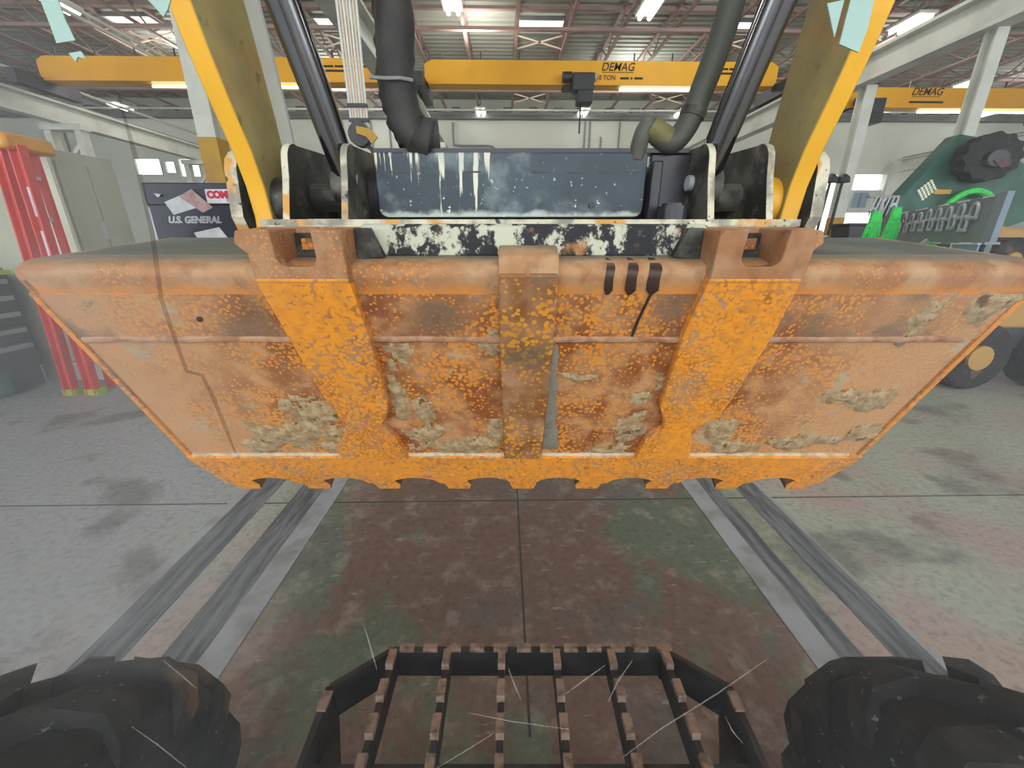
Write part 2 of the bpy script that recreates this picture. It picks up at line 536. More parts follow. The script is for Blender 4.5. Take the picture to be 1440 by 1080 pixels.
# four steel track strips let into the floor
def floor_strip(n, xa, xb, light, label):
    o = thing('trim_%d' % n, label, None, ((xa + xb) / 2, 0.2, 0), kind='structure')
    lo, hi = light
    part('light_band', MB().box(lo, hi, 0.2, 27, -0.05, 0.005), M['rail_light'], o)
    a, b = (xa, lo) if abs(hi - xb) < 1e-6 else (hi, xb)
    part('dark_band', MB().box(a, b, 0.2, 27, -0.05, 0.0035), M['rail_dark'], o)
floor_strip(3, -1.41, -1.12, (-1.245, -1.12), 'steel strip in the floor running to the loader, inner one of the left pair')
floor_strip(4, -1.80, -1.565, (-1.80, -1.74), 'dark steel strip in the floor, outer one of the left pair')
floor_strip(5, 1.235, 1.46, (1.235, 1.355), 'steel strip with a bright inner edge, inner one of the right pair')
floor_strip(6, 1.585, 1.76, (1.735, 1.76), 'dark steel strip in the floor, outer one of the right pair')

def wall_with_holes(x0, x1, z0, z1, y0, y1, holes):
    mb = MB()
    xs = sorted({x0, x1, *[h[0] for h in holes], *[h[1] for h in holes]})
    zs = sorted({z0, z1, *[h[2] for h in holes], *[h[3] for h in holes]})
    for i in range(len(xs) - 1):
        for j in range(len(zs) - 1):
            cx, cz = (xs[i] + xs[i + 1]) / 2, (zs[j] + zs[j + 1]) / 2
            if not any(h[0] < cx < h[1] and h[2] < cz < h[3] for h in holes):
                mb.box(xs[i], xs[i + 1], y0, y1, zs[j], zs[j + 1])
    return mb
flare_panes = [(-22.4, -20.9, 5.5, 6.35), (-20.6, -20.05, 5.6, 6.2), (-19.75, -18.6, 5.4, 6.35)]  # glowing panes set here stand in for bright reflection flares
doors = [(20.1, 21.5, 0.0, 5.6), (22.0, 24.2, 0.0, 5.65)]
struct('wall_far', wall_with_holes(-45, 45, 0, 9.6, YF, YF + 0.3, flare_panes + doors), M['wall'], 'pale far wall of the workshop hall')
struct('wall_left', MB().box(-45.3, -45, -12, YF, 0, 9.6), M['wall'])
struct('wall_right', MB().box(45, 45.3, -12, YF, 0, 9.6), M['wall'])
wg = glow('daylit_frosted_window', '#f4fbff', 2.2)
for i, (a, b, c, d) in enumerate(flare_panes):
    w = thing('window_%d' % (i + 1), '%s small daylit window high in the far wall behind the tool chest' % ('leftmost', 'middle', 'rightmost')[i], None, ((a + b) / 2, YF, c), kind='structure')
    part('pane', MB().box(a, b, YF + 0.1, YF + 0.14, c, d), wg, w)
    f = MB()
    for q in ((a - .06, a, c - .06, d + .06), (b, b + .06, c - .06, d + .06), (a, b, c - .06, c), (a, b, d, d + .06)):
        f.box(q[0], q[1], YF - 0.05, YF - 0.002, q[2], q[3])
    part('window_frame', f, M['white_steel'], w)
for i, (a, b, c, d) in enumerate(doors):
    w = thing('door_%d' % (i + 1), ('open roll-up doorway full of daylight, nearer the yellow arm', 'second bright doorway with a framed blue window, beside the green slings')[i], None, ((a + b) / 2, YF, 0), kind='structure')
    f = MB()
    for q in ((a - .15, a, 0, d + .15), (b, b + .15, 0, d + .15), (a, b, d, d + .15)):
        f.box(q[0], q[1], YF - 0.08, YF - 0.002, q[2], q[3])
    part('door_frame', f, M['white_steel'], w)
    if i == 1:
        f = MB()
        x0, x1, z0, z1 = 22.5, 23.5, 3.7, 4.6
        for q in ((a, x0, 3.4, 4.75), (x1, b, 3.4, 4.75), (x0, x1, z1, 4.75), (x0, x1, 3.4, z0)):
            f.box(q[0], q[1], YF + 0.12, YF + 0.18, q[2], q[3])
        part('leaf', f, M['white_steel'], w)
        part('pane', MB().box(x0, x1, YF + 0.13, YF + 0.16, z0, z1), simple('blue_grey_glass', '#8fa6b4', 0.2), w)
        part('mullion', MB().box(22.97, 23.05, YF + 0.1, YF + 0.19, z0, z1), M['grey_steel'], w)

# dark girder along the top of the far wall, with its row of hangers
g = MB(); g.box(-44, 44, YF - 0.5, YF - 0.1, 8.45, 8.75)
for k in range(-28, 29):
    g.box(k * 1.5, k * 1.5 + 0.5, YF - 0.55, YF - 0.1, 8.75, 9.0)
struct('trim_7', g, M['grey_steel'], 'dark grey girder along the top of the far wall')
struct('trim_8', MB().tube([(-44, 26.2, 8.52), (44, 26.2, 8.52)], 0.05, 8), M['white_steel'], 'thin pale pipe running across the hall under the far roof')

# pipes and joints on the far wall
for i, (x, z0, z1) in enumerate([(-7.9, 3, 8.4), (-6.8, 3, 8.4), (4.9, 3, 8.4), (5.2, 3, 8.4), (5.9, 3, 7.6), (7.0, 3, 8.4), (-26.0, 2, 8.4), (-13.2, 3, 8.4), (13.5, 3, 8.4), (19.0, 5, 8.4)]):
    p = part('wall_conduit', MB().tube([(x, YF - 0.1, z0), (x, YF - 0.1, z1)], 0.05, 6), M['grey_steel'], origin=(x, YF - 0.1, z0), kind='structure',
             label='thin vertical conduit on the far wall')
    p['group'] = 'conduits on the far wall'
pp = MB().tube(smooth_path([(-3.0, YF - 0.2, 8.3), (-3.0, YF - 0.2, 7.3), (-2.8, YF - 0.2, 7.1), (-0.9, YF - 0.2, 7.08), (-0.6, YF - 0.2, 6.95), (-0.9, YF - 0.2, 6.85), (-3.0, YF - 0.2, 6.85)], 4), 0.06, 8)
part('wall_conduit', pp, M['grey_steel'], origin=(-3, YF - 0.2, 6.9), kind='structure', label='looped pipe on the far wall above the navy coupler')

for x_, z_, y0_ in ((-12.6, 8.1, 12.0), (-12.6, 7.9, 12.0), (-17.3, 7.35, 14.0)):
    part('roof_conduit', MB().tube([(x_, y0_, z_), (x_, YF - .6, z_)], .055, 8), M['white_steel'], origin=(x_, y0_, z_), kind='structure', label='pale conduit running lengthwise under the roof at the upper left', group='lengthwise conduits')
# roof deck: trapezoidal ribs running across the hall
d = MB(); prof = []
y = -10.0
while y < YF + 0.3:
    prof += [(y, 9.56), (y + 0.14, 9.56), (y + 0.18, 9.5), (y + 0.32, 9.5)]
    y += 0.36
prof2 = [(a, b) for a, b in prof] + [(prof[-1][0], 9.75), (prof[0][0], 9.75)]
b0 = len(prof)
for x in (-45, 45):
    d.v += [(x, a, b) for a, b in prof] + [(x, prof[0][0], 9.8), (x, prof[-1][0], 9.8)]
n = b0 + 2
for k in range(b0 - 1):
    d.face([k, k + 1, n + k + 1, n + k])
d.face([b0, b0 + 1, n + b0 + 1, n + b0])
d.face([b0, 0, n, n + b0]); d.face([b0 - 1, b0 + 1, n + b0 + 1, n + b0 - 1])
struct('ceiling', d, M['deck'], 'grey-green corrugated steel roof deck', smooth=False)

# open web joists along the hall
jx = [0.5 + 1.9 * k for k in range(-14, 16)]
def joist_mesh(x):
    m = MB()
    m.box(x - .06, x + .06, 4, YF - 0.6, 9.38, 9.46); m.box(x - .06, x + .06, 4, YF - 0.6, 8.80, 8.87)
    yy, up = 4.0, True
    while yy < YF - 1.6:
        m.bar((x, yy, 8.85 if up else 9.4), (x, yy + 0.9, 9.4 if up else 8.85), 0.045)
        yy += 0.9; up = not up
    return m
first = None
for k, x in enumerate(jx):
    if first is None:
        first = part('roof_joist', joist_mesh(0), M['joist'], origin=(0, 0, 0), kind='structure', label='open web steel roof joist under the corrugated deck', group='roof joists')
        first.location = (x, 0, 0)
    else:
        dup(first, loc=(x, 0, 0))
# cross girders
for yv in (10.2, 17.75, 24.0):
    m = MB(); m.box(-44, 44, yv - .08, yv + .08, 9.3, 9.4); m.box(-44, 44, yv - .08, yv + .08, 8.7, 8.8)
    part('roof_girder', m, M['joist'], origin=(0, yv, 8.7), kind='structure', label='reddish primer steel girder crossing the hall under the roof', group='roof girders')

# skylights
def skylight(x, yv, long):
    o = thing('skylight', None, None, (x, yv, 9.3), kind='structure')
    part('diffuser', MB().box(x + .12, x + 1.78, yv, yv + long, 9.40, 9.44), M['sky_panel'], o)
    c = MB()
    for q in ((x + .06, x + .12, yv - .06, yv + long + .06), (x + 1.78, x + 1.84, yv - .06, yv + long + .06), (x + .12, x + 1.78, yv - .06, yv), (x + .12, x + 1.78, yv + long, yv + long + .06), (x + .12, x + 1.78, yv + long * .7, yv + long * .7 + .05)):
        c.box(q[0], q[1], q[2], q[3], 9.34, 9.47)
    part('curb', c, M['grey_steel'], o)
    for a, b in (((x + .05, 9.3), (x + 1.85, 8.86)), ((x + 1.85, 9.3), (x + .05, 8.86))):
        part('cross_brace', MB().bar((a[0], yv + long + 0.1, a[1]), (b[0], yv + long + 0.1, b[1]), 0.05), M['joist_pale'], o)
    return o
names = {-14.7: 'far left', -7.1: 'behind the left cylinder', 0.5: 'over the middle bay', 8.1: 'behind the right cylinder', 15.7: 'over the right bay'}
for x, nm in names.items():
    for yv, rowname, lg in ((18.55, 'nearer', 0.95), (25.1, 'farther', 1.0)):
        s = skylight(x, yv, lg); s['label'] = 'bright skylight with crossed braces in the roof, %s row, %s' % (rowname, nm)

# crane runways
def runway(x, y0, y1, label):
    o = thing('crane_runway', label, None, (x, y0, 5.7), kind='structure')
    part('web', MB().box(x - .03, x + .03, y0, y1, 5.78, 6.33), M['white_steel'], o)
    part('top_flange', MB().box(x - .24, x + .24, y0, y1, 6.33, 6.40), M['white_steel'], o)
    part('bottom_flange', MB().box(x - .2, x + .2, y0, y1, 5.70, 5.78), M['white_steel'], o)
    part('rail', MB().box(x - .04, x + .04, y0, y1, 6.40, 6.50), M['grey_steel'], o)
    return o
runway(-3.2, 6, 27.5, 'pale crane runway beam behind the black hose bundle')
runway(10.0, 5, 27.5, 'pale crane runway beam rising to the top right of the hall')
runway(-16.3, 6, 27.5, 'grey crane runway beam over the left side of the hall')
runway(24.5, 6, 27.5, 'crane runway beam at the far right of the hall')

def plain_column(x, y, top, w, label, yel=2.4):
    o = thing('column', label, None, (x, y, 0), kind='structure')
    m = MB(); m.box(x - w / 2, x + w / 2, y - w / 2, y - w / 2 + .04, yel, top); m.box(x - w / 2, x + w / 2, y + w / 2 - .04, y + w / 2, yel, top); m.box(x - .03, x + .03, y - w / 2 + .04, y + w / 2 - .04, yel, top)
    part('shaft', m, M['white_steel'], o)
    part('painted_base', MB().box(x - w / 2 - .01, x + w / 2 + .01, y - w / 2 - .01, y + w / 2 + .01, 0, yel), M['column_yellow'], o)
plain_column(10.2, 13.2, 5.7, 0.30, 'pale steel column with a yellow base between the right arm and the slings', 2.3)
plain_column(10.12, 10.0, 5.7, 0.25, 'pale steel column near the right edge, above the green machine', 2.0)
plain_column(10.1, 21.5, 5.7, 0.5, 'distant steel column under the right crane runway')
plain_column(-5.6, 9.0, 5.7, 0.34, 'white post with a yellow lower half just behind the left arm', 3.47)

def laced_column(x, y, label):
    o = thing('laced_column', label, None, (x, y, 0), kind='structure')
    for sx in (-.55, .55):
        part('post', MB().box(x + sx - .12, x + sx + .12, y - .15, y + .15, 0, 5.7), M['white_steel'], o)
    z, s_ = 0.6, 1
    while z < 5.0:
        part('lacing', MB().bar((x - .45 * s_, y, z), (x + .45 * s_, y, z + .9), .12), M['white_steel'], o)
        z += .9; s_ = -s_
    part('cap', MB().box(x - .75, x + .75, y - .2, y + .2, 5.5, 5.7), M['white_steel'], o)
laced_column(-3.3, 20.3, 'white laced steel column behind the black hose, nearer of two')
laced_column(-3.3, 26.3, 'white laced steel column behind the black hose, farther of two')
laced_column(-16.3, 17.6, 'laced steel column above the beige cabinet')
laced_column(-16.3, 24.5, 'distant laced steel column at the left of the hall')

# bridge cranes
def crane(x0, x1, y, z0, label):
    o = thing('bridge_crane', label, 'crane', (x0, y, z0))
    part('girder', MB().prism([(x0 + .1, z0), (x1 - .1, z0), (x1, z0 + .1), (x1, z0 + .55), (x1 - .25, z0 + .68), (x0 + .25, z0 + .68), (x0, z0 + .55), (x0, z0 + .1)], lambda a, b, h: (a, h, b), y, y + .45), M['crane'], o)
    part('bottom_flange', MB().box(x0 + .1, x1 - .1, y - .06, y + .51, z0 - .05, z0), M['crane'], o)
    for xe in (x0 - .25, x1 + .05):
        part('end_truck', MB().box(xe, xe + .3, y - .9, y + 1.3, z0 - .36, z0 + .05), M['dark_steel'], o)
    k = x0 + .6
    while k < x1:
        part('festoon_pin', MB().box(k, k + .04, y + .1, y + .14, z0 + .68, z0 + .95), M['dark_steel'], o)
        k += 1.35
    return o
c1 = crane(-2.75, 9.75, 17.0, 6.9, 'yellow bridge crane girder across the middle bay')
text('lettering', 'DEMAG', c1, (3.45, 16.985, 7.29), .34, M['print'], shear=.22, offset=0.002)
text('lettering', '10 TON', c1, (3.28, 16.985, 7.02), .2, M['print'], shear=.05)
part('print_line', MB().box(3.5, 4.6, 16.985, 17.0, 7.235, 7.25), M['print'], c1)
for a, b in ((4.15, 4.45), (4.52, 4.58), (4.65, 4.95)):
    part('print_line', MB().box(a, b, 16.985, 17.0, 7.04, 7.1), M['print'], c1)
for a, b, z in ((7.35, 7.6, 7.33), (7.65, 7.95, 7.33), (8.0, 8.2, 7.33), (7.4, 8.1, 7.2)):
    part('print_line', MB().box(a, b, 16.985, 17.0, z, z + .06), M['print'], c1)
c2 = crane(-16.0, -3.65, 17.0, 6.93, 'yellow bridge crane girder across the left bay')
for a, b, z in ((-6.3, -5.9, 7.33), (-5.85, -5.4, 7.33), (-5.3, -5.0, 7.33), (-4.9, -4.6, 7.33), (-6.3, -5.2, 7.2)):
    part('print_line', MB().box(a, b, 16.985, 17.0, z, z + .06), M['print'], c2)
c3 = crane(10.9, 23.6, 19.5, 6.95, 'yellow bridge crane girder across the right bay')
text('lettering', 'DEMAG', c3, (16.95, 19.485, 7.36), .38, M['print'], shear=.22, offset=0.002)
part('print_line', MB().box(17.0, 18.2, 19.485, 19.5, 7.3, 7.315), M['print'], c3)
part('print_line', MB().box(16.95, 18.4, 19.485, 19.5, 7.08, 7.15), M['print'], c3)
part('lamp_tube', MB().tube([(4.2, 17.2, 6.79), (7.2, 17.2, 6.79)], .045, 8), M['lamp'], c1, label='long white tube under the girder')
part('lamp_tube', MB().tube([(-12.4, 17.2, 6.8), (-7.3, 17.2, 6.8)], .045, 8), M['lamp'], c2, label='long white tube under the girder')
part('lamp_tube', MB().tube([(11.6, 19.7, 6.82), (14.0, 19.7, 6.82)], .045, 8), M['lamp'], c3, label='long white tube under the girder')
part('lamp_tube', MB().tube([(17.6, 19.7, 6.82), (22.4, 19.7, 6.82)], .045, 8), M['lamp'], c3, label='long white tube under the girder')

def hoist(x, y, z, label):
    o = thing('chain_hoist', label, 'hoist', (x, y, z))
    part('body', MB().box(x - .3, x + .45, y - .55, y - .08, z - .35, z + .18), M['dark_steel'], o, bevel=.04)
    part('motor', MB().tube([(x - .62, y - .3, z + .1), (x - .3, y - .3, z + .1)], .16, 12), M['dark_steel'], o)
    part('control_box', MB().box(x - .1, x + .42, y - .6, y - .05, z - .72, z - .35), M['dark_steel'], o, bevel=.02)
    part('trolley_frame', MB().box(x - .55, x + .5, y - .06, y + .5, z - .12, z - .055), M['dark_steel'], o)
    part('wheel', MB().tube([(x + .5, y - .3, z + .1), (x + .56, y - .3, z + .1)], .13, 12), M['silver'], o)
    part('load_chain', MB().tube([(x + .05, y - .3, z - .72), (x + .05, y - .3, z - 1.6)], .03, 6), M['dark_steel'], o)
hoist(2.68, 17.0, 6.85 + .047, 'dark chain hoist hanging from the middle yellow crane girder')
hoist(15.1, 19.5, 6.9 + .047, 'dark chain hoist hanging from the right yellow crane girder')

# rope falls and hook block in front of the left girder
hk = thing('hook_block', 'bundle of pale hoist ropes with a black and brass hook block', 'hook', (-1.84, 6.0, 2.8))
for k in range(7):
    t0 = -0.125 + k * 0.042
    part('rope', MB().tube([(-1.84 + t0, 6.0, 5.3), (-1.84 + t0 * .8, 6.0, 3.02)], .016, 8), (M['white_steel'], M['joist_pale'])[k % 2], hk)
part('clamp', MB().box(-1.96, -1.72, 5.96, 6.04, 3.2, 3.24), M['dark_steel'], hk)
part('clamp', MB().box(-1.96, -1.72, 5.96, 6.04, 3.04, 3.08), M['dark_steel'], hk)
part('block', MB().prism(arc(-1.84, 2.9, .14, 0, 360, 15)[:-1], XZ, 5.93, 6.07), M['dark_steel'], hk)
part('brass_plate', MB().prism([(-1.86, 2.98), (-1.68, 2.95), (-1.6, 2.86), (-1.68, 2.78), (-1.74, 2.86), (-1.86, 2.9)], XZ, 5.9, 5.93), M['column_yellow'], hk, label='brass-coloured cheek plate')
part('hook', MB().tube([(-1.8 + .1 * math.cos(a), 6.0, 2.68 + .1 * math.sin(a)) for a in [R(100 - 25 * i) for i in range(11)]], .025, 8), M['dark_steel'], hk)
part('hoist_beam', MB().box(-2.1, -1.58, 5.8, 6.2, 5.3, 5.6), M['grey_steel'], hk)

# hall lamps
lamp_pos = [(-1.6, 15.8, 'at the top edge, left of the crane lettering'), (4.7, 16.0, 'at the top edge, right of the hoist'),
            (13.9, 16.8, 'above the right runway beside the arm'), (16.5, 16.4, 'above the right runway near the column'), (16.5, 21.7, 'behind the right arm above the girder'),
            (21.9, 22.1, 'over the black lettering of the right girder'), (28.0, 26.6, 'far right, under the right girder'), (21.5, 26.4, 'far right, just below the right hoist'),
            (-1.3, 27.0, 'against the far wall right of the hose bundle'), (4.6, 26.9, 'against the far wall below the hoist'), (10.3, 27.0, 'against the far wall beside the grey hose'),
            (-13.9, 16.0, 'in the top left corner over the tape'), (-12.9, 21.3, 'left of the left arm, behind the girder'), (-21.0, 26.3, 'far left over the laced column'), (-6.3, 26.8, 'against the far wall between ropes and hose')]
lamp0 = None
def make_lamp():
    o = thing('ceiling_lamp', None, 'lamp', (0, 0, 8.6), group='fluorescent hall lamps')
    part('housing', MB().box(-.32, .32, -.62, .62, 8.66, 8.74), M['white_steel'], o)
    for sx in (-.16, .16):
        part('tube', MB().tube([(sx, -.58, 8.6), (sx, .58, 8.6)], .07, 8), M['lamp'], o)
    part('stem', MB().box(-.02, .02, -.02, .02, 8.74, 9.5), M['grey_steel'], o)
    return o
for k, (x, y, nm) in enumerate(lamp_pos):
    if lamp0 is None:
        lamp0 = make_lamp(); L = lamp0; L.location = (x, y, 8.6)
    else:
        L = dup(lamp0, loc=(x, y, 8.6))
    L['label'] = 'twin-tube ceiling lamp ' + nm

# ================================================================== THE LOADER (machine axes: Y ahead, X right, cab eye at 1.6)
CX = 0.037
L0 = thing('skid_steer_loader', 'yellow and black skid steer loader holding a raised rusty orange bucket', 'loader', (0, 0, 0), MACH)
def P(name, mb, mats, parent=L0, **k):
    return part(name, mb, mats, parent, MACH, **k)

# lift arms
rear = [(0.88, 2.45), (0.945, 2.16), (0.972, 2.05), (1.0, 1.975), (1.04, 1.89), (1.085, 1.805), (1.112, 1.73), (1.124, 1.66), (1.122, 1.615)]
front = [(1.22, 1.61), (1.25, 1.70), (1.252, 1.80), (1.236, 1.90), (1.21, 2.01), (1.185, 2.11), (1.09, 2.45)]
for sgn, nm in ((-1, 'left'), (1, 'right')):
    xa, xb = sorted((CX + sgn * 0.655, CX + sgn * 0.702))
    nr = len(rear)
    arm = P('lift_arm', MB().prism(rear + front, YZ, xa, xb, cap=1, side=0), [M['yellow'], M['olive']], bevel=.004, label='yellow lift arm on the %s with an olive-brown grimy inner face' % nm)
    xi = CX + sgn * 0.655
    P('pivot_boss', MB().tube([(xi, 1.19, 1.70), (xi - sgn * .05, 1.19, 1.70)], .062, 20).tube([(xi - sgn * .05, 1.19, 1.70), (xi - sgn * .07, 1.19, 1.70)], .04, 20), M['black'] if sgn < 0 else M['yellow'], arm)
    xo = CX + sgn * 0.715
    P('link_plate', MB().prism([(1.13, 1.60)] + [(1.10, 1.66)] + arc(1.17, 1.76, .06, 170, 20, 6) + [(1.25, 1.60)], YZ, *sorted((xo, xo + sgn * .03)), cap=1, side=0), [M['worn'], M['black']], arm, label='worn grey link plate outside the arm')
    P('arm_foot', MB().box(xa - .004, xb + .004, 1.11, 1.2, 1.595, 1.622), M['lug'], arm)
    if sgn < 0:
        fl_ = MB()
        o2 = [(a - .03, b) for a, b in front]
        fl_.prism(front[1:] + list(reversed([(a - .012, b) for a, b in front[1:]])), YZ, xb, xb + .032)
        P('edge_flange', fl_, M['flange'], arm, label='pale grey flange along the front edge of the left arm')

# tilt cylinders
for sgn in (-1, 1):
    x0, x1 = CX + sgn * .452, CX + sgn * .495
    cyl = P('tilt_cylinder', MB().tube([(x1 + sgn * .03, .86, 2.45), (x1 + sgn * .012, .945, 2.20)], .044, 18), M['hose'])
    P('rod', MB().tube([(x1 + sgn * .012, .945, 2.20), (x1, 1.0, 2.07), (x0, 1.15, 1.74)], .0335, 18), M['chrome'], cyl, label='dark chrome piston rod')
    P('rod_eye', MB().tube([(x0 - .035, 1.15, 1.735), (x0 + .035, 1.15, 1.735)], .045, 18), M['black'], cyl)
    if False: P('feed_pipe', MB().tube([(x1 - sgn * .05, .93, 2.3), (x1 - sgn * .045, .995, 2.13), (x0 - sgn * .05, 1.13, 1.83)], .008, 8), M['black'], cyl)

# coupler
cp = P('coupler', MB().box(CX - .58, CX + .585, .935, 1.33, 1.632, 1.646), [M['worn']], label='black and cream worn bucket coupler frame')
prof = [(1.015, 1.646), (1.045, 1.74)] + arc(1.098, 1.776, .045, 170, 75, 6) + [(1.28, 1.83), (1.34, 1.81), (1.34, 1.646)]
for sgn in (-1, 1):
    for xx in (.573, .436):
        a, b = sorted((CX + sgn * xx, CX + sgn * (xx - .017)))
        P('side_plate', MB().prism(prof, YZ, a, b, cap=0, side=lambda k: 1 if k < 8 or k > 10 else 0), [M['black'], M['worn']], cp, bevel=.002, label='black plate with a worn cream edge')
    P('pivot_pin', MB().tube([(CX + sgn * .42, 1.17, 1.71), (CX + sgn * .60, 1.17, 1.71)], .034, 18), M['black'], cp)
    P('pin_head', MB().tube([(CX + sgn * .575, 1.17, 1.71), (CX + sgn * .61, 1.17, 1.71)], .052, 18), M['black'], cp)
    P('bay_back', MB().box(*sorted((CX + sgn * .436, CX + sgn * .573)), 1.3, 1.32, 1.646, 1.76), M['black'], cp)
    P('bay_floor_dirt', MB().box(*sorted((CX + sgn * .45, CX + sgn * .55)), 1.04, 1.1, 1.646, 1.652), M['cream'], cp)
px0, px1 = CX - .385, CX + .305
rc = .022
pan = [(px0 + rc, 1.662)] + arc(px1 - rc, 1.662 + rc, rc, -90, 0, 4) + [(px1, 1.812), (px0, 1.812)] + arc(px0 + rc, 1.662 + rc, rc, 180, 270, 4)
pl_ = P('cover_panel', MB().prism(pan, XZ, 1.145, 1.165), M['navy'], cp, bevel=.003, label='navy blue cover panel with cream paint drips')
P('panel_lip', MB().box(px0, CX + .41, 1.15, 1.20, 1.812, 1.822), M['purple_black'], cp)
for bx in (.06, .19):
    P('bolt_hole', MB().tube([(CX + bx - .02, 1.14, 1.69), (CX + bx - .02, 1.146, 1.69)], .008, 10), M['dark_steel'], cp)
for k, bx in enumerate((-.33, -.14, .03, .12, .2, .27)):
    P('scuff_slot', MB().box(CX + bx - .02, CX + bx + .025, 1.1435, 1.146, 1.766, 1.770), M['dark_steel'], cp)
P('cross_tube', MB().tube([(CX - .42, 1.25, 1.72), (CX + .42, 1.25, 1.72)], .075, 24), M['purple_black'], cp)
P('right_panel', MB().box(CX + .318, CX + .42, 1.16, 1.18, 1.67, 1.812), M['purple_black'], cp, bevel=.004)
P('panel_strut', MB().box(CX + .312, CX + .338, 1.12, 1.16, 1.655, 1.79), M['purple_black'], cp, bevel=.004)
P('latch_cylinder', MB().tube([(CX + .355, 1.07, 1.646), (CX + .355, 1.07, 1.682)], .034, 20).tube([(CX + .355, 1.07, 1.682), (CX + .355, 1.07, 1.688)], .026, 20), M['purple_black'], cp, label='short round latch cylinder')
P('silver_pin', MB().tube([(CX + .405, 1.13, 1.74), (CX + .42, 1.13, 1.74)], .018, 14), M['silver'], cp)
P('slot_light', MB().tube([(CX - .424, 1.11, 1.745), (CX - .4185, 1.11, 1.745)], .012, 14), M['silver'], cp)
P('lower_beam', MB().prism([(.905, 1.572), (.898, 1.628), (.91, 1.636), (1.25, 1.636), (1.25, 1.61)], YZ, CX - .352, CX + .372), M['cream'], cp, bevel=.003, label='lower beam with flaking cream paint over black')
P('beam_lip', MB().box(CX - .565, CX + .57, .925, .945, 1.622, 1.634), M['worn'], cp)

# hydraulic hoses
hp = smooth_path([(-.272, 1.13, 2.3), (-.266, 1.14, 2.117), (-.274, 1.15, 1.99), (-.268, 1.15, 1.91), (-.245, 1.15, 1.86), (-.205, 1.16, 1.845)], 6)
rr = [.043 + .011 * mnoise.noise((i * .9, 3.1, 0)) for i in range(len(hp))]
h1 = P('hydraulic_hose', MB().tube(hp, rr, 14), M['hose'], label='thick black sleeved hose bundle hanging left of centre')
hp2 = smooth_path([(-.285, 1.17, 2.3), (-.288, 1.17, 2.1), (-.292, 1.17, 1.96), (-.275, 1.17, 1.88), (-.25, 1.17, 1.84)], 6)
P('second_sleeve', MB().tube(hp2, [.034 + .012 * mnoise.noise((i * .8, 7.1, 0)) for i in range(len(hp2))], 12), M['hose'], h1)
P('hose_tie', MB().tube([(-.325, 1.10, 1.955), (-.29, 1.098, 1.952), (-.255, 1.10, 1.953), (-.232, 1.12, 1.955)], .004, 6), M['grey_steel'], h1)
P('hose_fitting', MB().tube([(-.235, 1.16, 1.85), (-.185, 1.17, 1.853)], .036, 14), M['hose'], h1)
hp3 = smooth_path([(.53, 1.15, 2.3), (.499, 1.15, 2.117), (.482, 1.15, 2.03), (.454, 1.15, 1.935), (.430, 1.15, 1.868), (.398, 1.15, 1.835), (.362, 1.15, 1.852), (.336, 1.15, 1.868), (.322, 1.15, 1.845), (.316, 1.16, 1.80)], 6)
h2 = P('hydraulic_hose', MB().tube(hp3, [.030 - .0001 * i - (.004 if i > 36 else 0) for i in range(len(hp3))], 14), M['hose_grey'], label='grey-green hose dropping in an S curve right of centre')
P('hose_wrap', MB().tube(smooth_path([(.388, 1.148, 1.841), (.362, 1.148, 1.854), (.340, 1.148, 1.868)], 4), .0272, 14), M['hose_yellow'], h2, label='yellowed stretch of the hose')
P('hose_cuff', MB().tube([(.44, 1.15, 1.888), (.445, 1.15, 1.905)], .031, 14), M['black'], h2)

# front tyres
def tyre(xc, sgn):
    yc, zc, Ro, w = .35, .41, .392, .17
    prof = [(.20, -w * .8), (.30, -w), (.36, -w), (.378, -w * .9), (Ro, -w * .6), (Ro, w * .6), (.378, w * .9), (.36, w), (.30, w), (.20, w * .8)]
    m = MB().lathe(prof, lambda r, a, h: (xc + h, yc + r * math.cos(a), zc + r * math.sin(a)), 48)
    t = P('front_tyre', m, M['rubber'], label='%s front tyre with chunky dusty tread' % ('left' if sgn < 0 else 'right'))
    P('rim', MB().lathe([(.0, -.06), (.2, -.06), (.2, .06), (.0, .06)], lambda r, a, h: (xc + h, yc + r * math.cos(a), zc + r * math.sin(a)), 24), M['yellow'], t)
    for side in (-1, 1):
        for k in range(14):
            a0 = 2 * math.pi * (k + (.5 if side > 0 else 0)) / 14
            l = MB(); b = []
            for (hh, da, ro) in ((side * .01, .30, Ro + .036), (side * w * .62, .05, Ro + .036), (side * w * 1.02, -.02, .395), (side * (w + .03), -.03, .335)):
                for dd in (-.075, .075):
                    for rad in (ro, min(ro, Ro) - .05):
                        l.v.append((xc + hh, yc + rad * math.cos(a0 + da + dd), zc + rad * math.sin(a0 + da + dd)))
            for j in range(3):
                q = j * 4
                for f in ((0, 2, 6, 4), (1, 5, 7, 3), (0, 4, 5, 1), (2, 3, 7, 6)):
                    l.face([q + i for i in f])
            l.face((0, 1, 3, 2)); l.face((12, 14, 15, 13))
            P('tread_lug', l, M['rubber'], t, smooth=False)
    return t
tyre(-.925, -1)
tyre(.92, 1)

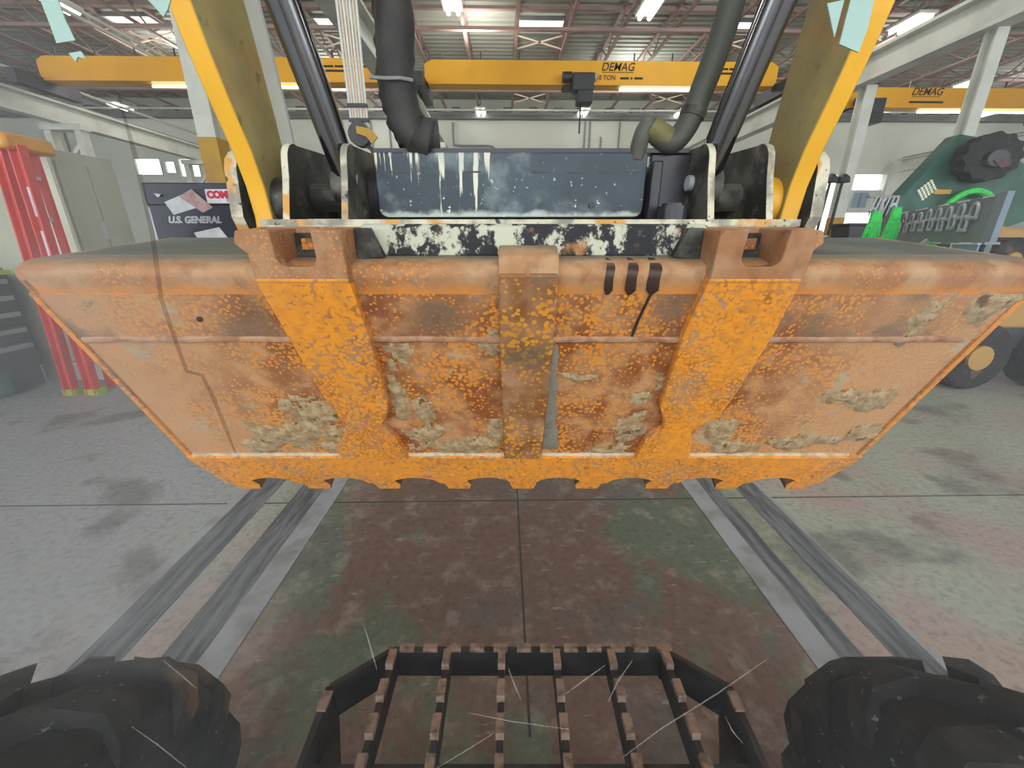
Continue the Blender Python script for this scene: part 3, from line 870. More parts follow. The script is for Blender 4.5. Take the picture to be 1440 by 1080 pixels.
# step grate in front of the cab door
zt = .62
sg = P('step_grate', MB().bar((-.305, .747, zt - .045), (.388, .747, zt - .045), .012, .09), M['step_black'], label='black open step grate with saw-tooth brown cleats')
CXs = .041
for sgn in (-1, 1):
    e0, e1, e2 = (CXs + sgn * .346, .747), (CXs + sgn * .468, .655), (CXs + sgn * .455, .33)
    P('side_frame', MB().bar((*e0, zt - .05), (*e1, zt - .05), .012, .1), M['step_black'], sg)
    P('side_frame', MB().bar((*e1, zt - .06), (*e2, zt - .06), .014, .12), M['step_black'], sg)
    P('grate_cleat', MB().box(CXs + sgn * .463 - .01, CXs + sgn * .463 + .01, .60, .64, zt, zt + .008), M['cleat'], sg)
for k in range(6):
    x = -.300 + k * .1372
    P('grate_bar', MB().bar((x, .742, zt - .036), (x, .33, zt - .036), .014, .066), M['step_black'], sg)
    for j in range(6):
        y1 = .742 - j * .0735
        P('grate_cleat', MB().prism([(y1, zt - .004), (y1 - .003, zt + .011), (y1 - .042, zt + .011), (y1 - .047, zt - .004)], YZ, x - .009, x + .009), M['cleat'], sg, smooth=False)
for k in range(12):
    x = -.285 + k * .0595
    P('grate_cleat', MB().box(x, x + .036, .740, .755, zt - .004, zt + .009), M['cleat'], sg, smooth=False)
P('cross_bar', MB().bar((-.43, .525, zt - .066), (.50, .525, zt - .066), .012, .035), M['step_black'], sg)
P('rear_frame', MB().bar((-.43, .33, zt - .036), (.5, .33, zt - .036), .02, .068), M['step_black'], sg)
P('side_gusset', MB().prism([(-.41, .64), (-.37, .55), (-.37, .33), (-.43, .33)], XY, zt - .09, zt - .08), M['step_black'], sg)
P('side_gusset', MB().prism([(.49, .64), (.45, .55), (.45, .33), (.51, .33)], XY, zt - .09, zt - .08), M['step_black'], sg)

# chassis behind the step, under the cab door
ch = P('chassis', MB().box(-.46, .46, -1.6, .28, .2, .58), M['black'])
for sx in (-1, 1):
    P('cab_post', MB().box(*sorted((sx * .50, sx * .56)), .14, .20, .58, 2.0), M['black'])

# windscreen of the cab door with dirt, scratches and pale patches on it
YP = .22
def pane(px, py, dy=0.0):
    """where the line of sight through a photograph pixel meets the windscreen"""
    c, s = math.cos(R(19.4)), math.sin(R(19.4))
    u, v = (px - 720) / 567, (540 - py) / 567
    dvec = Vector((u, c + v * s, -s + v * c))
    k = (YP - dy) / dvec.y
    return EYE + dvec * k
ws = P('windshield', MB().box(-.48, .48, YP, YP + .005, .78, 1.92), M['glass'], label='dirty scratched front window of the cab')
P('dust_film', MB().box(-.47, .47, YP + .0065, YP + .0105, .8, 1.9), M['film'], ws, kind='stuff', smooth=False, label='greyish dust film on the front window, thicker at the left')
def strip(name, pts, w, mat):
    q = [pane(*p, dy=.001) for p in pts]
    m = MB()
    for i, p in enumerate(q):
        d_ = (q[min(i + 1, len(q) - 1)] - q[max(i - 1, 0)]).normalized()
        n_ = Vector((-d_.z, 0, d_.x)) * w * (0.35 if i in (0, len(q) - 1) else 1.0) / 2
        for e in (p - n_, p + n_):
            m.v += [tuple(e), (e.x, e.y + .0004, e.z)]
    for i in range(len(q) - 1):
        b = i * 4
        for f in ((0, 4, 6, 2), (1, 3, 7, 5), (0, 1, 5, 4), (2, 6, 7, 3)):
            m.face([b + k for k in f])
    P(name, m, mat, ws, smooth=False)
for pts in ([(1078, 928), (1010, 975), (930, 1025), (875, 1066)], [(851, 936), (820, 958), (793, 978)], [(890, 928), (868, 960), (855, 988)], [(512, 880), (522, 915), (530, 942)],
            [(697, 1030), (655, 1056), (615, 1080)], [(185, 1022), (222, 1048), (262, 1080)], [(1020, 1008), (1030, 1028), (1045, 1046)], [(715, 940), (724, 965), (733, 985)],
            [(660, 1003), (720, 1015), (800, 1026)], [(230, 930), (255, 950), (275, 968)]):
    strip('scratch', pts, .0011, M['scratch'])
strip('dirt_trickle', [(165, 130), (190, 220), (214, 330), (226, 420), (246, 478), (262, 522), (284, 528), (300, 560), (316, 600), (331, 638)], .0022, M['trickle'])
P('dirt_speck', MB().tube([pane(281, 449, .001), pane(281, 449, .002)], .0016, 8), M['hose'], ws)
patch_mat = simple('pale_tape', '#9dbab1', 0.6)  # pale teal colour of the thin flat pieces laid on the glass
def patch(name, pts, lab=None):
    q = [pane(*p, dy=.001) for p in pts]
    P(name, MB().prism([(p.x, p.z) for p in q], XZ, YP - .0012, YP - .0006), patch_mat, ws, smooth=False, label=lab)
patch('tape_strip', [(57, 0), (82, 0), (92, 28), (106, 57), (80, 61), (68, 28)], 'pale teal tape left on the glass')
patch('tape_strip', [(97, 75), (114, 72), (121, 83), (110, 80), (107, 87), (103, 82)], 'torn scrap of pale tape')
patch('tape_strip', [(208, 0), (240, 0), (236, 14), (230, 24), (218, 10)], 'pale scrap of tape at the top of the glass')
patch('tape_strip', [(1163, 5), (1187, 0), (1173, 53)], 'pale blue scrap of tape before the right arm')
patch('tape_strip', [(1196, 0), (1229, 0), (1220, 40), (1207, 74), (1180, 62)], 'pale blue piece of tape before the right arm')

# ================================================================== THE BUCKET
BK = thing('loader_bucket', 'rusty orange steel bucket with nine stub teeth, its underside towards the cab', 'bucket', (CX, .95, .86), MACH)
def B(name, mb, mats, parent=None, **k):
    return part(name, mb, mats, parent or BK, MACH, **k)
He, Fe = Vector((0, .835, 1.53)), Vector((0, 1.095, .985))
wv = (Fe - He).normalized(); nv = Vector((0, wv.z, -wv.y)); LF = (Fe - He).length
def FP(u, s, h):
    p = He + wv * s + nv * h
    return (CX + u, p.y, p.z)
HW = 1.03
T_ = (1.25, 1.612)
def bez(p0, p1, p2, p3, n):
    return [tuple(p0[k] * (1 - i / n) ** 3 + 3 * p1[k] * (i / n) * (1 - i / n) ** 2 + 3 * p2[k] * (i / n) ** 2 * (1 - i / n) + p3[k] * (i / n) ** 3 for k in (0, 1)) for i in range(n + 1)]
curve = [(.93, 1.5745)] + bez((.905, 1.572), (.868, 1.569), (.821, 1.559), (.835, 1.53), 8)
def fp2(s, h):
    p = He + wv * s + nv * h
    return (p.y, p.z)
B('back_plate', MB().prism([T_, (.93, 1.5745), (.932, 1.560), (1.252, 1.597)], YZ, CX - HW, CX + HW), M['topplate'], label='dusty grey-green back plate')
B('heel_bend', MB().prism(curve + [fp2(.035, 0), fp2(.035, -.014), (.848, 1.525), (.86, 1.542), (.88, 1.551), (.93, 1.56)], YZ, CX - HW, CX + HW), M['heel'], label='rounded heel with pinkish dust')
B('upper_floor_plate', MB().prism([(.035, -.012), (.035, .003), (.15, .003), (.15, -.012)], lambda a, b, h: FP(h, a, b), -HW, HW), M['bucket_up'], label='upper floor plate of speckled rust')
B('lower_floor_plate', MB().prism([(.15, -.012), (.15, 0), (.604, 0), (.604, -.012)], lambda a, b, h: FP(h, a, b), -HW, HW), M['bucket_low'], label='lower floor plate with orange paint flecks')
for s_, nm in ((.152, 'weld seam between the floor plates'), (.602, 'dust-covered weld above the cutting edge')):
    path = [FP(-HW + .02 + i * .04, s_ + .003 * mnoise.noise((i * .7, s_ * 9, 0)), .001) for i in range(51)]
    B('weld_bead', MB().tube(path, [.0085 + .003 * mnoise.noise((i * 1.3, 2, s_)) for i in range(51)], 8), M['weld'] if s_ < .3 else M['dust'], label=nm)
# cutting edge, scalloped between the teeth
tu = [-.94 + .235 * k for k in range(9)]
out = [(-HW, .60), (HW, .60), (HW - .02, .665), (.985, .72)]
for k in reversed(range(9)):
    c_ = tu[k]
    out += [(c_ + .04, .748), (c_ - .04, .748)]
    if k:
        m_ = c_ - .1175
        out += [(m_ + .06, .728), (m_ + .03, .718), (m_, .715), (m_ - .03, .718), (m_ - .06, .728)]
out += [(-.985, .72), (-HW + .02, .665)]
B('cutting_edge', MB().prism(out, lambda a, b, h: FP(a, b, h), -.012, .014), M['edge'], bevel=.003, label='bright orange scalloped cutting edge')
for k, c_ in enumerate(tu):
    sk = -.02 if c_ < -.05 else .02 if c_ > .05 else 0
    B('tooth', MB().prism([(c_ - .046, .735), (c_ + .046, .735), (c_ + .043 - sk, .765), (c_ + .036 - sk, .79), (c_ - .036 - sk, .79), (c_ - .043 - sk, .765)], FP, -.05, .009, cap=0, side=1), [M['edge'], M['side_dark']], smooth=False, bevel=.003)
    B('edge_bolt', MB().tube([FP(c_, .70, .013), FP(c_, .70, .018)], .011, 8), M['edge'])
for sgn in (-1, 1):
    sp = [T_, (.90, 1.571), (.852, 1.552), fp2(0, 0), fp2(.62, 0), fp2(.70, -.02), (1.22, 1.0), (1.28, 1.3)]
    a, b = sorted((CX + sgn * HW, CX + sgn * (HW - .018)))
    B('side_plate', MB().prism(sp, YZ, a, b), M['bucket_up'], bevel=.003)
    B('side_edge', MB().prism([fp2(.03, 0), fp2(.03, .006), fp2(.62, .006), fp2(.62, 0)], YZ, *sorted((CX + sgn * (HW + .001), CX + sgn * (HW - .012)))), M['edge'], label='thin bright edge of the side plate')
B('inner_floor', MB().prism([(.05, -.03), (.05, -.0135), (.60, -.0135), (.60, -.03)], lambda a, b, h: FP(h, a, b), -HW + .02, HW - .02), M['inside'])
# wear straps
Ls = [(-.54, -.012), (-.357, -.012), (-.352, .14), (-.356, .34), (-.372, .405), (-.392, .43), (-.388, .455), (-.366, .50), (-.352, .597), (-.545, .597), (-.555, .55), (-.515, .49), (-.495, .46), (-.497, .425), (-.515, .34), (-.53, .14)]
Rs = [(.35, -.012), (.53, -.012), (.537, .12), (.527, .33), (.515, .40), (.475, .44), (.462, .465), (.48, .51), (.497, .597), (.335, .597), (.345, .50), (.382, .455), (.374, .42), (.348, .36), (.34, .12)]
B('wear_strap', MB().prism(Ls, FP, .0, .022), M['strap'], bevel=.003, label='left orange wear strap with a waisted foot')
B('wear_strap', MB().prism(Rs, FP, .0, .022), M['strap_right'], bevel=.003, label='right bright orange wear strap with a waisted foot')
mid = MB().prism([(-.062, -.02), (.053, -.02), (.056, .2), (.050, .597), (-.060, .597), (-.064, .2)], FP, 0, .022)
ms = B('wear_strap', mid, M['strap_mid'], bevel=.003, label='middle wear strap of mottled yellow and dark rust')
B('strap_cap', MB().prism([fp2(-.015, .022), (.836, 1.575), (.875, 1.592), (.91, 1.594), (.91, 1.573), (.86, 1.56), fp2(-.015, 0)], YZ, CX - .064, CX + .056), M['heel'], ms, bevel=.003)
grey_d = simple('grey_runoff', '#8d8878', 0.9, dark='#76705f', scale=18)
B('grey_runoff', MB().prism([(.058, .17), (.066, .165), (.074, .20), (.071, .25), (.080, .30), (.077, .36), (.088, .41), (.083, .45), (.097, .49), (.094, .53), (.104, .56), (.08, .575), (.055, .57), (.052, .40)], FP, .0, .0025), grey_d, ms, smooth=False, label='grey runoff beside the middle strap')
# mounting lugs with a notch, standing on the heel
for sgn, c_ in ((-1, -.448), (1, .442)):
    w_ = .092
    x0, x1 = CX + c_ - w_, CX + c_ + w_
    xa, xb = x0 + .052, x1 - .055
    zt_, zb_ = 1.622, 1.555
    pr = [(x0, 1.522), (x1, 1.522), (x1, zt_ - .012), (x1 - .008, zt_), (xb, zt_)] + arc(xb - .018, zb_ + .018, .018, 0, -90, 4) + arc(xa + .018, zb_ + .018, .018, 270, 180, 4) + [(xa, zt_), (x0 + .008, zt_), (x0, zt_ - .012)]
    lg = B('mounting_lug', MB().prism(pr, lambda a, b, h: (a, h + (1.53 - b) * .18, b), .812, .842), M['lug'], bevel=.003, label='brown %s mounting lug with a square notch' % ('left' if sgn < 0 else 'right'))
    for q0, q1 in ((x0, xa), (xb, x1)):
        B('lug_horn', MB().prism([(.82, 1.555), (.80, 1.621), (.91, 1.628), (.91, 1.57)], YZ, q0 + .002, q1 - .002), M['lug'], lg, bevel=.003)
    B('rear_bar', MB().prism([(x0 - .06, 1.575), (x0 - .035, 1.63), (x1 + .03, 1.63), (x1 + .06, 1.572)], XZ, .905, .925), M['lug'], lg, bevel=.003)
    wing = x0 if sgn < 0 else x1
    B('wing_gusset', MB().prism([(wing, 1.575), (wing, 1.628), (wing + sgn * .055, 1.622), (wing + sgn * .062, 1.598), (wing + sgn * .035, 1.574)], XZ, .865, .885), M['lug'], lg, bevel=.003)
    inw = x1 if sgn < 0 else x0
    B('inner_gusset', MB().prism([(inw, 1.565), (inw, 1.627), (inw - sgn * .03, 1.627), (inw - sgn * .055, 1.572)], XZ, .87, .89), M['black'], lg)
    B('notch_back', MB().box(xa - .012, xb + .012, .893, .904, 1.572, 1.618), M['black'], lg)  # black plate added to stand in for the shade inside the notch
    B('notch_pin', MB().box(xa + .015, xb - .01, .885, .9, 1.585, 1.607), M['bucket_up'], lg)
# oil trickles on the heel
oil = simple('oil_stain', '#3c2a1e', 0.35)
def trickle(u, wid, tail=0.0):
    """a flat dark run of oil over the heel and down the floor plate"""
    line = [(Vector((0, a, b)), i) for i, (a, b) in enumerate(curve[3:])]
    line = [p for p, _ in line] + [He + wv * q + nv * .0035 for q in (.012, .024, .034)]
    if tail:
        line += [He + wv * (.04 + tail * i / 6) + nv * .004 for i in range(7)]
    m = MB(); n_ = len(line)
    for i, p in enumerate(line):
        w = wid * (.35 + .65 * math.sin(min(1, i / 5) * 1.9)) if i < 9 else wid * .22
        if not tail and i == n_ - 1:
            w = wid * .3
        x = CX + u + .0018 * math.sin(i * .8) - (.0022 * max(0, i - 8))
        q = p + nv * .0012
        m.v += [(x - w, q.y, q.z), (x + w, q.y, q.z), (x + w, p.y + .003, p.z + .001), (x - w, p.y + .003, p.z + .001)]
    for i in range(n_ - 1):
        b_ = i * 4
        for f in ((0, 1, 5, 4), (1, 2, 6, 5), (2, 3, 7, 6), (3, 0, 4, 7)):
            m.face([b_ + k for k in f])
    B('oil_trickle', m, oil)
trickle(.16, .009); trickle(.205, .011); trickle(.25, .013, .115)
# dried mud: crusts thicker near the cutting edge
blobs = [(-.66, .50, .15, .09, 1.0), (-.60, .40, .13, .07, .9), (-.78, .565, .14, .035, .7), (-.57, .545, .1, .05, .9), (-.335, .33, .022, .2, .8), (-.31, .18, .03, .05, .7), (-.30, .50, .07, .05, .8), (-.2, .555, .16, .035, .8),
         (-.275, .40, .03, .06, .9), (-.075, .17, .03, .06, .7), (-.08, .50, .03, .09, .7), (.30, .50, .045, .1, 1.0), (.33, .27, .03, .08, .6), (.30, .35, .03, .03, .7), (.56, .49, .05, .06, 1.0), (.62, .56, .09, .03, .7),
         (.85, .545, .13, .045, .9), (.90, .36, .07, .05, .9), (.83, .34, .05, .03, .7), (.86, .10, .035, .06, .8), (.78, .46, .02, .04, .6), (.98, .06, .05, .06, .8), (-.92, .05, .06, .03, .8), (.98, .5, .05, .05, .7), (.2, .575, .12, .02, .7), (-.46, .57, .1, .02, .6), (.12, .27, .05, .02, .5)]
mm = MB(); NU, NS = 230, 84
hgt = {}
for i in range(NU + 1):
    u = -1.02 + 2.04 * i / NU
    for j in range(NS + 1):
        s = .03 + .565 * j / NS
        f = max((k_ * (1 - ((u - bu) / ru) ** 2 - ((s - bs) / rs) ** 2)) for bu, bs, ru, rs, k_ in blobs)
        f = f * .75 + .62 * mnoise.fractal((u * 11, s * 13, 4.2), .75, 2.1, 5)
        hgt[i, j] = min(.011, .012 * (f - .22)) + .0035 * mnoise.noise((u * 60, s * 60, 1))
vid = {}
def mv(i, j):
    if (i, j) not in vid:
        vid[i, j] = len(mm.v)
        mm.v.append(FP(-1.02 + 2.04 * i / NU, .03 + .565 * j / NS, max(-.002, hgt[i, j]) + .002))
    return vid[i, j]
for i in range(NU):
    for j in range(NS):
        q = [(i, j), (i + 1, j), (i + 1, j + 1), (i, j + 1)]
        if max(hgt[k] for k in q) > .0008:
            mm.face([mv(*k) for k in q])
B('dried_mud', mm, M['mud'], kind='stuff', label='tan crusts of dried mud on the bucket floor')

# ================================================================== THINGS AROUND
def PX(px, py, Y):
    """point at distance Y ahead seen at a photograph pixel"""
    c, s = math.cos(R(19.4)), math.sin(R(19.4))
    u, v = (px - 720) / 567, (540 - py) / 567
    dvec = MACH.to_3x3() @ Vector((u, c + v * s, -s + v * c))
    return EYE + dvec * (Y / dvec.y)

KL = Matrix.Translation(EYE) @ Matrix.Diagonal((1.5, 1.5, 1.5, 1)) @ Matrix.Translation(-EYE)   # the cabinets stand half as far again as first measured
# step ladder
ld = thing('step_ladder', 'folded red fibreglass step ladder with an orange top cap beside the beige cabinet', 'ladder', (-4.4, 4.3, 0))
tops = [PX(2, 205, 4.3), PX(27, 205, 4.3)]
feet = [PX(96, 520, 4.3), PX(126, 520, 4.3)]
for a_, b_ in zip(tops, feet):
    d_ = (b_ - a_); b_ = a_ + d_ * (a_.z / (a_.z - b_.z))            # down to the floor
    m = MB(); m.bar(a_, b_, .10, .03); m.bar(a_ + Vector((.045, -.03, 0)), b_ + Vector((.045, -.03, 0)), .014, .07); m.bar(a_ + Vector((-.045, -.03, 0)), b_ + Vector((-.045, -.03, 0)), .014, .07)
    part('rail', m, M['red'], ld)
    part('rear_rail', MB().bar(a_ + Vector((-.06, .16, 0)), b_ + Vector((-.06, .24, .0)), .07, .03), M['red'], ld)
    part('foot', MB().box(b_.x - .07, b_.x + .07, b_.y - .06, b_.y + .06, 0, .07), M['green_trim'], ld, label='yellow-green foot')
for k in range(6):
    q0, q1 = tops[0].lerp(feet[0], .12 + k * .17), tops[1].lerp(feet[1], .12 + k * .17)
    part('rung', MB().bar(q0 + Vector((0, .06, 0)), q1 + Vector((0, .06, 0)), .09, .03), M['silver'], ld)
c_ = (tops[0] + tops[1]) / 2
part('top_cap', MB().box(c_.x - .30, c_.x + .09, 4.18, 4.62, c_.z - .04, c_.z + .10), M['orange_cap'], ld, bevel=.03)
for t_ in (.16, .34):
    q0, q1 = tops[1].lerp(feet[1], t_), tops[1].lerp(feet[1], t_ + .12)
    part('sticker', MB().bar(q0 + Vector((0, -.018, 0)), q1 + Vector((0, -.018, 0)), .07, .004), M['paper'], ld, label='white warning sticker')

# beige cabinet
cb = thing('metal_cabinet', 'tall beige metal cabinet with a cream front edge behind the red ladder', 'cabinet', (-5.1, 5.2, 0))
part('body', MB().box(-3.75, -3.16, 3.22, 3.72, .534, 2.22), M['cabinet'], cb, KL, bevel=.008)
part('end_panel', MB().box(-3.36, -3.15, 3.195, 3.22, .534, 2.225), M['cabinet_edge'], cb, KL, label='cream end panel')
part('end_panel', MB().box(-3.75, -3.37, 3.2, 3.22, .534, 2.2), M['cabinet'], cb, KL)
part('door', MB().box(-3.16, -3.14, 3.24, 3.465, .6, 2.14), M['cabinet'], cb, KL, bevel=.004)
part('door', MB().box(-3.16, -3.14, 3.475, 3.7, .6, 2.14), M['cabinet'], cb, KL, bevel=.004)
part('door_handle', MB().box(-3.14, -3.12, 3.43, 3.45, 1.62, 1.75), M['silver'], cb, KL)

# navy tool chest with its lettering and the papers on it
tc = thing('tool_chest', 'navy tool chest with silver lettering and papers stuck on it, left of the yellow arm', 'tool chest', (-4.6, 7.2, 0))
part('lower_body', MB().box(-3.62, -2.6, 4.52, 5.1, .6, 1.60), M['chest'], tc, KL, bevel=.01)
part('lid', MB().box(-3.62, -2.6, 4.52, 5.1, 1.95, 2.16), M['chest'], tc, KL, bevel=.02)
part('front_panel', MB().box(-3.58, -2.64, 4.505, 4.52, 1.62, 1.94), M['chest'], tc, KL, bevel=.004)
part('inner_body', MB().box(-3.6, -2.62, 4.52, 5.08, 1.60, 1.95), M['chest'], tc, KL)
for x in (-3.6, -2.64):
    part('corner_trim', MB().box(x, x + .02, 4.50, 4.52, .65, 1.93), M['silver'], tc, KL)
for k in range(3):
    dr = part('drawer', MB().box(-3.55, -2.67, 4.5, 4.52, .66 + k * .31, .94 + k * .31), M['chest'], tc, KL, bevel=.004)
    part('drawer_pull', MB().box(-3.5, -2.72, 4.48, 4.5, .89 + k * .31, .92 + k * .31), M['silver'], dr, KL)
for x in (-3.5, -2.75):
    for y_ in (4.6, 5.0):
        part('caster', MB().tube([(x - .02, y_, .567), (x + .02, y_, .567)], .033, 12), M['hose'], tc, KL)
text('lettering', 'U.S. GENERAL', tc, (-3.43, 4.503, 1.785), .088, M['silver'], shear=.25, offset=.004, extrude=.002, sx=.98, frame=KL)
st = part('sticker', MB().box(-3.0, -2.69, 4.515, 4.519, 1.97, 2.1), M['paper'], tc, KL, label='white sticker with red lettering')
text('lettering', 'COMP', st, (-2.985, 4.512, 2.02), .088, M['sticker_red'], offset=.006, extrude=.002, frame=KL)
text('lettering', 'CAMS', st, (-2.80, 4.512, 1.985), .035, M['dark_steel'], offset=.001, extrude=.001, frame=KL)
papers = [([(-3.42, 1.98), (-3.22, 2.05), (-3.10, 1.93), (-3.36, 1.86)], M['paper'], 'white sheet of paper at a slant on the navy chest, left of the pink one'),
          ([(-3.26, 2.03), (-3.12, 2.10), (-2.95, 1.93), (-3.06, 1.88)], M['pink_paper'], 'pinkish sheet of paper at a slant on the navy chest'),
          ([(-3.2, 1.69), (-2.93, 1.745), (-2.84, 1.6), (-3.16, 1.6)], M['paper'], 'white sheet of paper under the silver lettering on the navy chest'),
          ([(-3.5, 2.06), (-3.43, 2.05), (-3.47, 2.02)], M['paper'], 'small white paper corner at the top left of the navy chest')]
for k, (q, mt, lb) in enumerate(papers):
    yy = 4.5025 - k * .0012
    part('paper_sheet', MB().prism([(a - q[0][0], b - q[0][1]) for a, b in q], XZ, 0, .0012), mt, None, KL @ Matrix.Translation((q[0][0], yy, q[0][1])), smooth=False, label=lb, cat='paper', origin=(0, 0, 0))

# black drawer chest on a green base, standing on the floor at the left
KC = Matrix.Translation(EYE) @ Matrix.Diagonal((2.36, 2.36, 2.36, 1)) @ Matrix.Translation(-EYE)
dc = thing('drawer_chest', 'black drawer chest with grey drawer pulls and a lime top at the left edge', 'tool chest', (-6.0, 3.6, 0))
part('body', MB().box(-2.7, -2.275, 1.1, 1.95, 1.03, 1.46), M['drawer'], dc, KC, bevel=.006)
part('top_mat', MB().box(-2.7, -2.268, 1.1, 1.96, 1.46, 1.48), M['green_trim'], dc, KC, label='lime green top mat')
for k in range(5):
    z = 1.385 - k * .073
    dr = part('drawer', MB().box(-2.275, -2.262, 1.13, 1.93, z, z + .066), M['drawer'], dc, KC, bevel=.002)
    part('drawer_pull', MB().box(-2.262, -2.245, 1.14, 1.915, z + .038, z + .058), M['grey_steel'], dr, KC)
part('base', MB().box(-2.68, -2.27, 1.1, 1.79, .94, 1.03), M['green_dark'], dc, KC, label='dark green base')
part('kick_panel', MB().box(-2.68, -2.285, 1.79, 1.94, .94, 1.03), M['drawer'], dc, KC)
for y_ in (1.2, 1.85):
    for x in (-2.6, -2.33):
        part('caster', MB().tube([(x - .012, y_, .931), (x + .012, y_, .931)], .009, 12), M['hose'], dc, KC)

# rigging board on the right with shackles and slings
nb = PX(1408, 322, 2.6); nb.z = 0
bd = thing('rigging_board', 'grey-green rigging board hung with shackles at the right', 'tool board', nb, rz=0)
bdir = Vector((math.sin(R(30)), math.cos(R(30)), 0)); bnor = Vector((-bdir.y, bdir.x, 0))
def BD(t, z, h):
    p = nb + bdir * t + bnor * h
    return (p.x, p.y, z)
def bbox(t0, t1, z0, z1, h0, h1):
    return MB().prism([(t0, z0), (t1, z0), (t1, z1), (t0, z1)], BD, h0, h1)
part('panel', bbox(.12, 2.7, 1.60, 1.885, 0, .03), M['board'], bd)
part('lower_panel', bbox(.12, 2.7, 1.2, 1.585, -.03, 0), M['board'], bd)
part('end_panel', bbox(0, .12, 1.6, 1.89, 0, .03), M['board_blue'], bd, label='blue-grey end panel')
part('rail', bbox(0, 2.7, 1.585, 1.60, -.02, .05), M['grey_steel'], bd)
for k, (a, b) in enumerate(((.15, .3), (.5, .7), (.85, 1.05), (1.3, 1.6), (1.8, 2.2))):
    part('label_strip', bbox(a, b, 1.872, 1.882, .03, .034), M['paper'], bd)
for a, b in ((.16, .36), (.7, 1.15), (1.5, 1.75), (2.1, 2.3)):
    part('label_strip', bbox(a, b, 1.588, 1.597, .05, .053), M['paper'], bd)
for t in (1.95, 2.6):
    part('leg', bbox(t, t + .06, 0, 1.6, -.05, 0), M['grey_steel'], bd)
# shackles: one built, then copied
def shackle_mesh(w):
    pts = [(0, 0)] + []
    ring = [Vector((w * math.cos(a), 0, -w * .9 + w * 1.1 * math.sin(a))) for a in [R(215 - 25 * i) for i in range(11)]]
    m = MB().tube(ring, w * .22, 6)
    return m
ang = math.atan2(-bnor.x, bnor.y)
rng = random.Random(3)
k = 0
sh0 = None
for row, (z, n_, a0, a1) in enumerate(((1.842, 9, .32, 2.0), (1.765, 8, .42, 1.9))):
    for i in range(n_):
        t = a0 + (a1 - a0) * i / (n_ - 1)
        if sh0 is None:
            sh0 = thing('shackle', '', 'shackle', (0, 0, 0), group='steel shackles on the rigging board')
            part('bow', shackle_mesh(.042), M['silver'], sh0)
            part('pin', MB().tube([(-.046, 0, -.066), (.046, 0, -.066)], .01, 6), M['silver'], sh0)
            s_ = sh0
        else:
            s_ = dup(sh0, loc=(0, 0, 0))
        s_.location = BD(t, z + .02 * rng.random() - .01, .045)
        s_.rotation_euler = (0, 0, math.atan2(bdir.y, bdir.x) + math.pi)
        sc = 1.25 - .35 * (i / n_)
        s_.scale = (sc, sc, sc)
        s_['label'] = 'silver shackle on the rigging board, %s row, %s from the near end' % (('upper', 'lower')[row], ('first', 'second', 'third', 'fourth', 'fifth', 'sixth', 'seventh', 'eighth', 'ninth')[i])
# green slings
def sling(x, y, z0, z1, n_, label, spread):
    o = thing('lifting_sling', label, 'sling', (x, y, z1))
    for j in range(n_):
        dx = (j - (n_ - 1) / 2) * spread
        pts = smooth_path([(x + dx * .3 + .03, y - .02, z1), (x + dx * .9, y - .05, z1 - (z1 - z0) * .4), (x + dx * 1.5 - .04, y - .03, z0)], 4)
        part('strand', MB().tube(pts, [.018] * len(pts), 6), M['sling'], o)
    part('eye', MB().tube([(x - .03, y, z1 + .0), (x, y, z1 + .03), (x + .03, y, z1)], .012, 6), M['silver'], o)
pA = PX(1243, 300, 3.9); pB = PX(1260, 300, 5.2)
sr = thing('sling_rack', 'grey rack rail from which the green slings hang beside the board', 'rack', (pA.x, pA.y + .1, 0))
part('rail', MB().box(pA.x - .12, pA.x + .16, pA.y + .06, pA.y + .1, 1.98, 2.0), M['grey_steel'], sr)
part('post', MB().box(pA.x - .02, pA.x + .0, pA.y + .06, pA.y + .12, 0, 1.98), M['grey_steel'], sr)
part('post', MB().box(pA.x + .14, pA.x + .16, pA.y + .06, pA.y + .12, 0, 1.98), M['grey_steel'], sr)
for j in range(6):
    part('cord', MB().tube([(pA.x - .06 + j * .04, pA.y + .05, 1.98), (pA.x - .12 + j * .04, pA.y + .02, 1.83)], .007, 6), M['silver'], sr)
sling(pA.x - .11, pA.y, 1.3, 1.86, 5, 'bright green lifting sling hanging left in the rack, nearest the yellow arm', .036)
sling(pA.x + .02, pA.y - .05, 1.3, 1.89, 5, 'bright green lifting sling hanging right in the rack, next to the board', .03)
q_ = BD(.72, 1.42, .135)
sling(q_[0], q_[1], 1.38, 1.585, 6, 'bright green sling bundle below the rigging board', .028)
# chain bundles under the board
for j, t in enumerate((1.05, 1.2, 1.35, 1.52, 1.7, 1.9, 2.1, 2.3)):
    o = thing('chain_sling', 'grey chain bundle hanging below the rigging board, %s from the near end' % ('first', 'second', 'third', 'fourth', 'fifth', 'sixth', 'seventh', 'eighth')[j], 'chain', BD(t, 1.58, .05), group='chains below the rigging board')
    for q in (-.03, .0, .03):
        part('strand', MB().tube([BD(t + q, 1.58, .06), BD(t + q * 1.3, 1.5, .075), BD(t + q * 1.4, 1.40 - .03 * rng.random(), .07)], .014, 6), M['silver'] if (j + int(q * 100)) % 2 else M['grey_steel'], o)
bs = thing('plastic_sheet', 'bluish translucent-looking plastic panel at the near end of the rigging board', 'panel', BD(.3, 1.4, .1))
part('sheet', bbox(.02, .42, 1.39, 1.585, .06, .068), M['blue_clear'], bs)
part('edge', bbox(.02, .42, 1.585, 1.592, .055, .073), M['paper'], bs)
part('edge', bbox(.42, .428, 1.39, 1.592, .055, .073), M['paper'], bs)

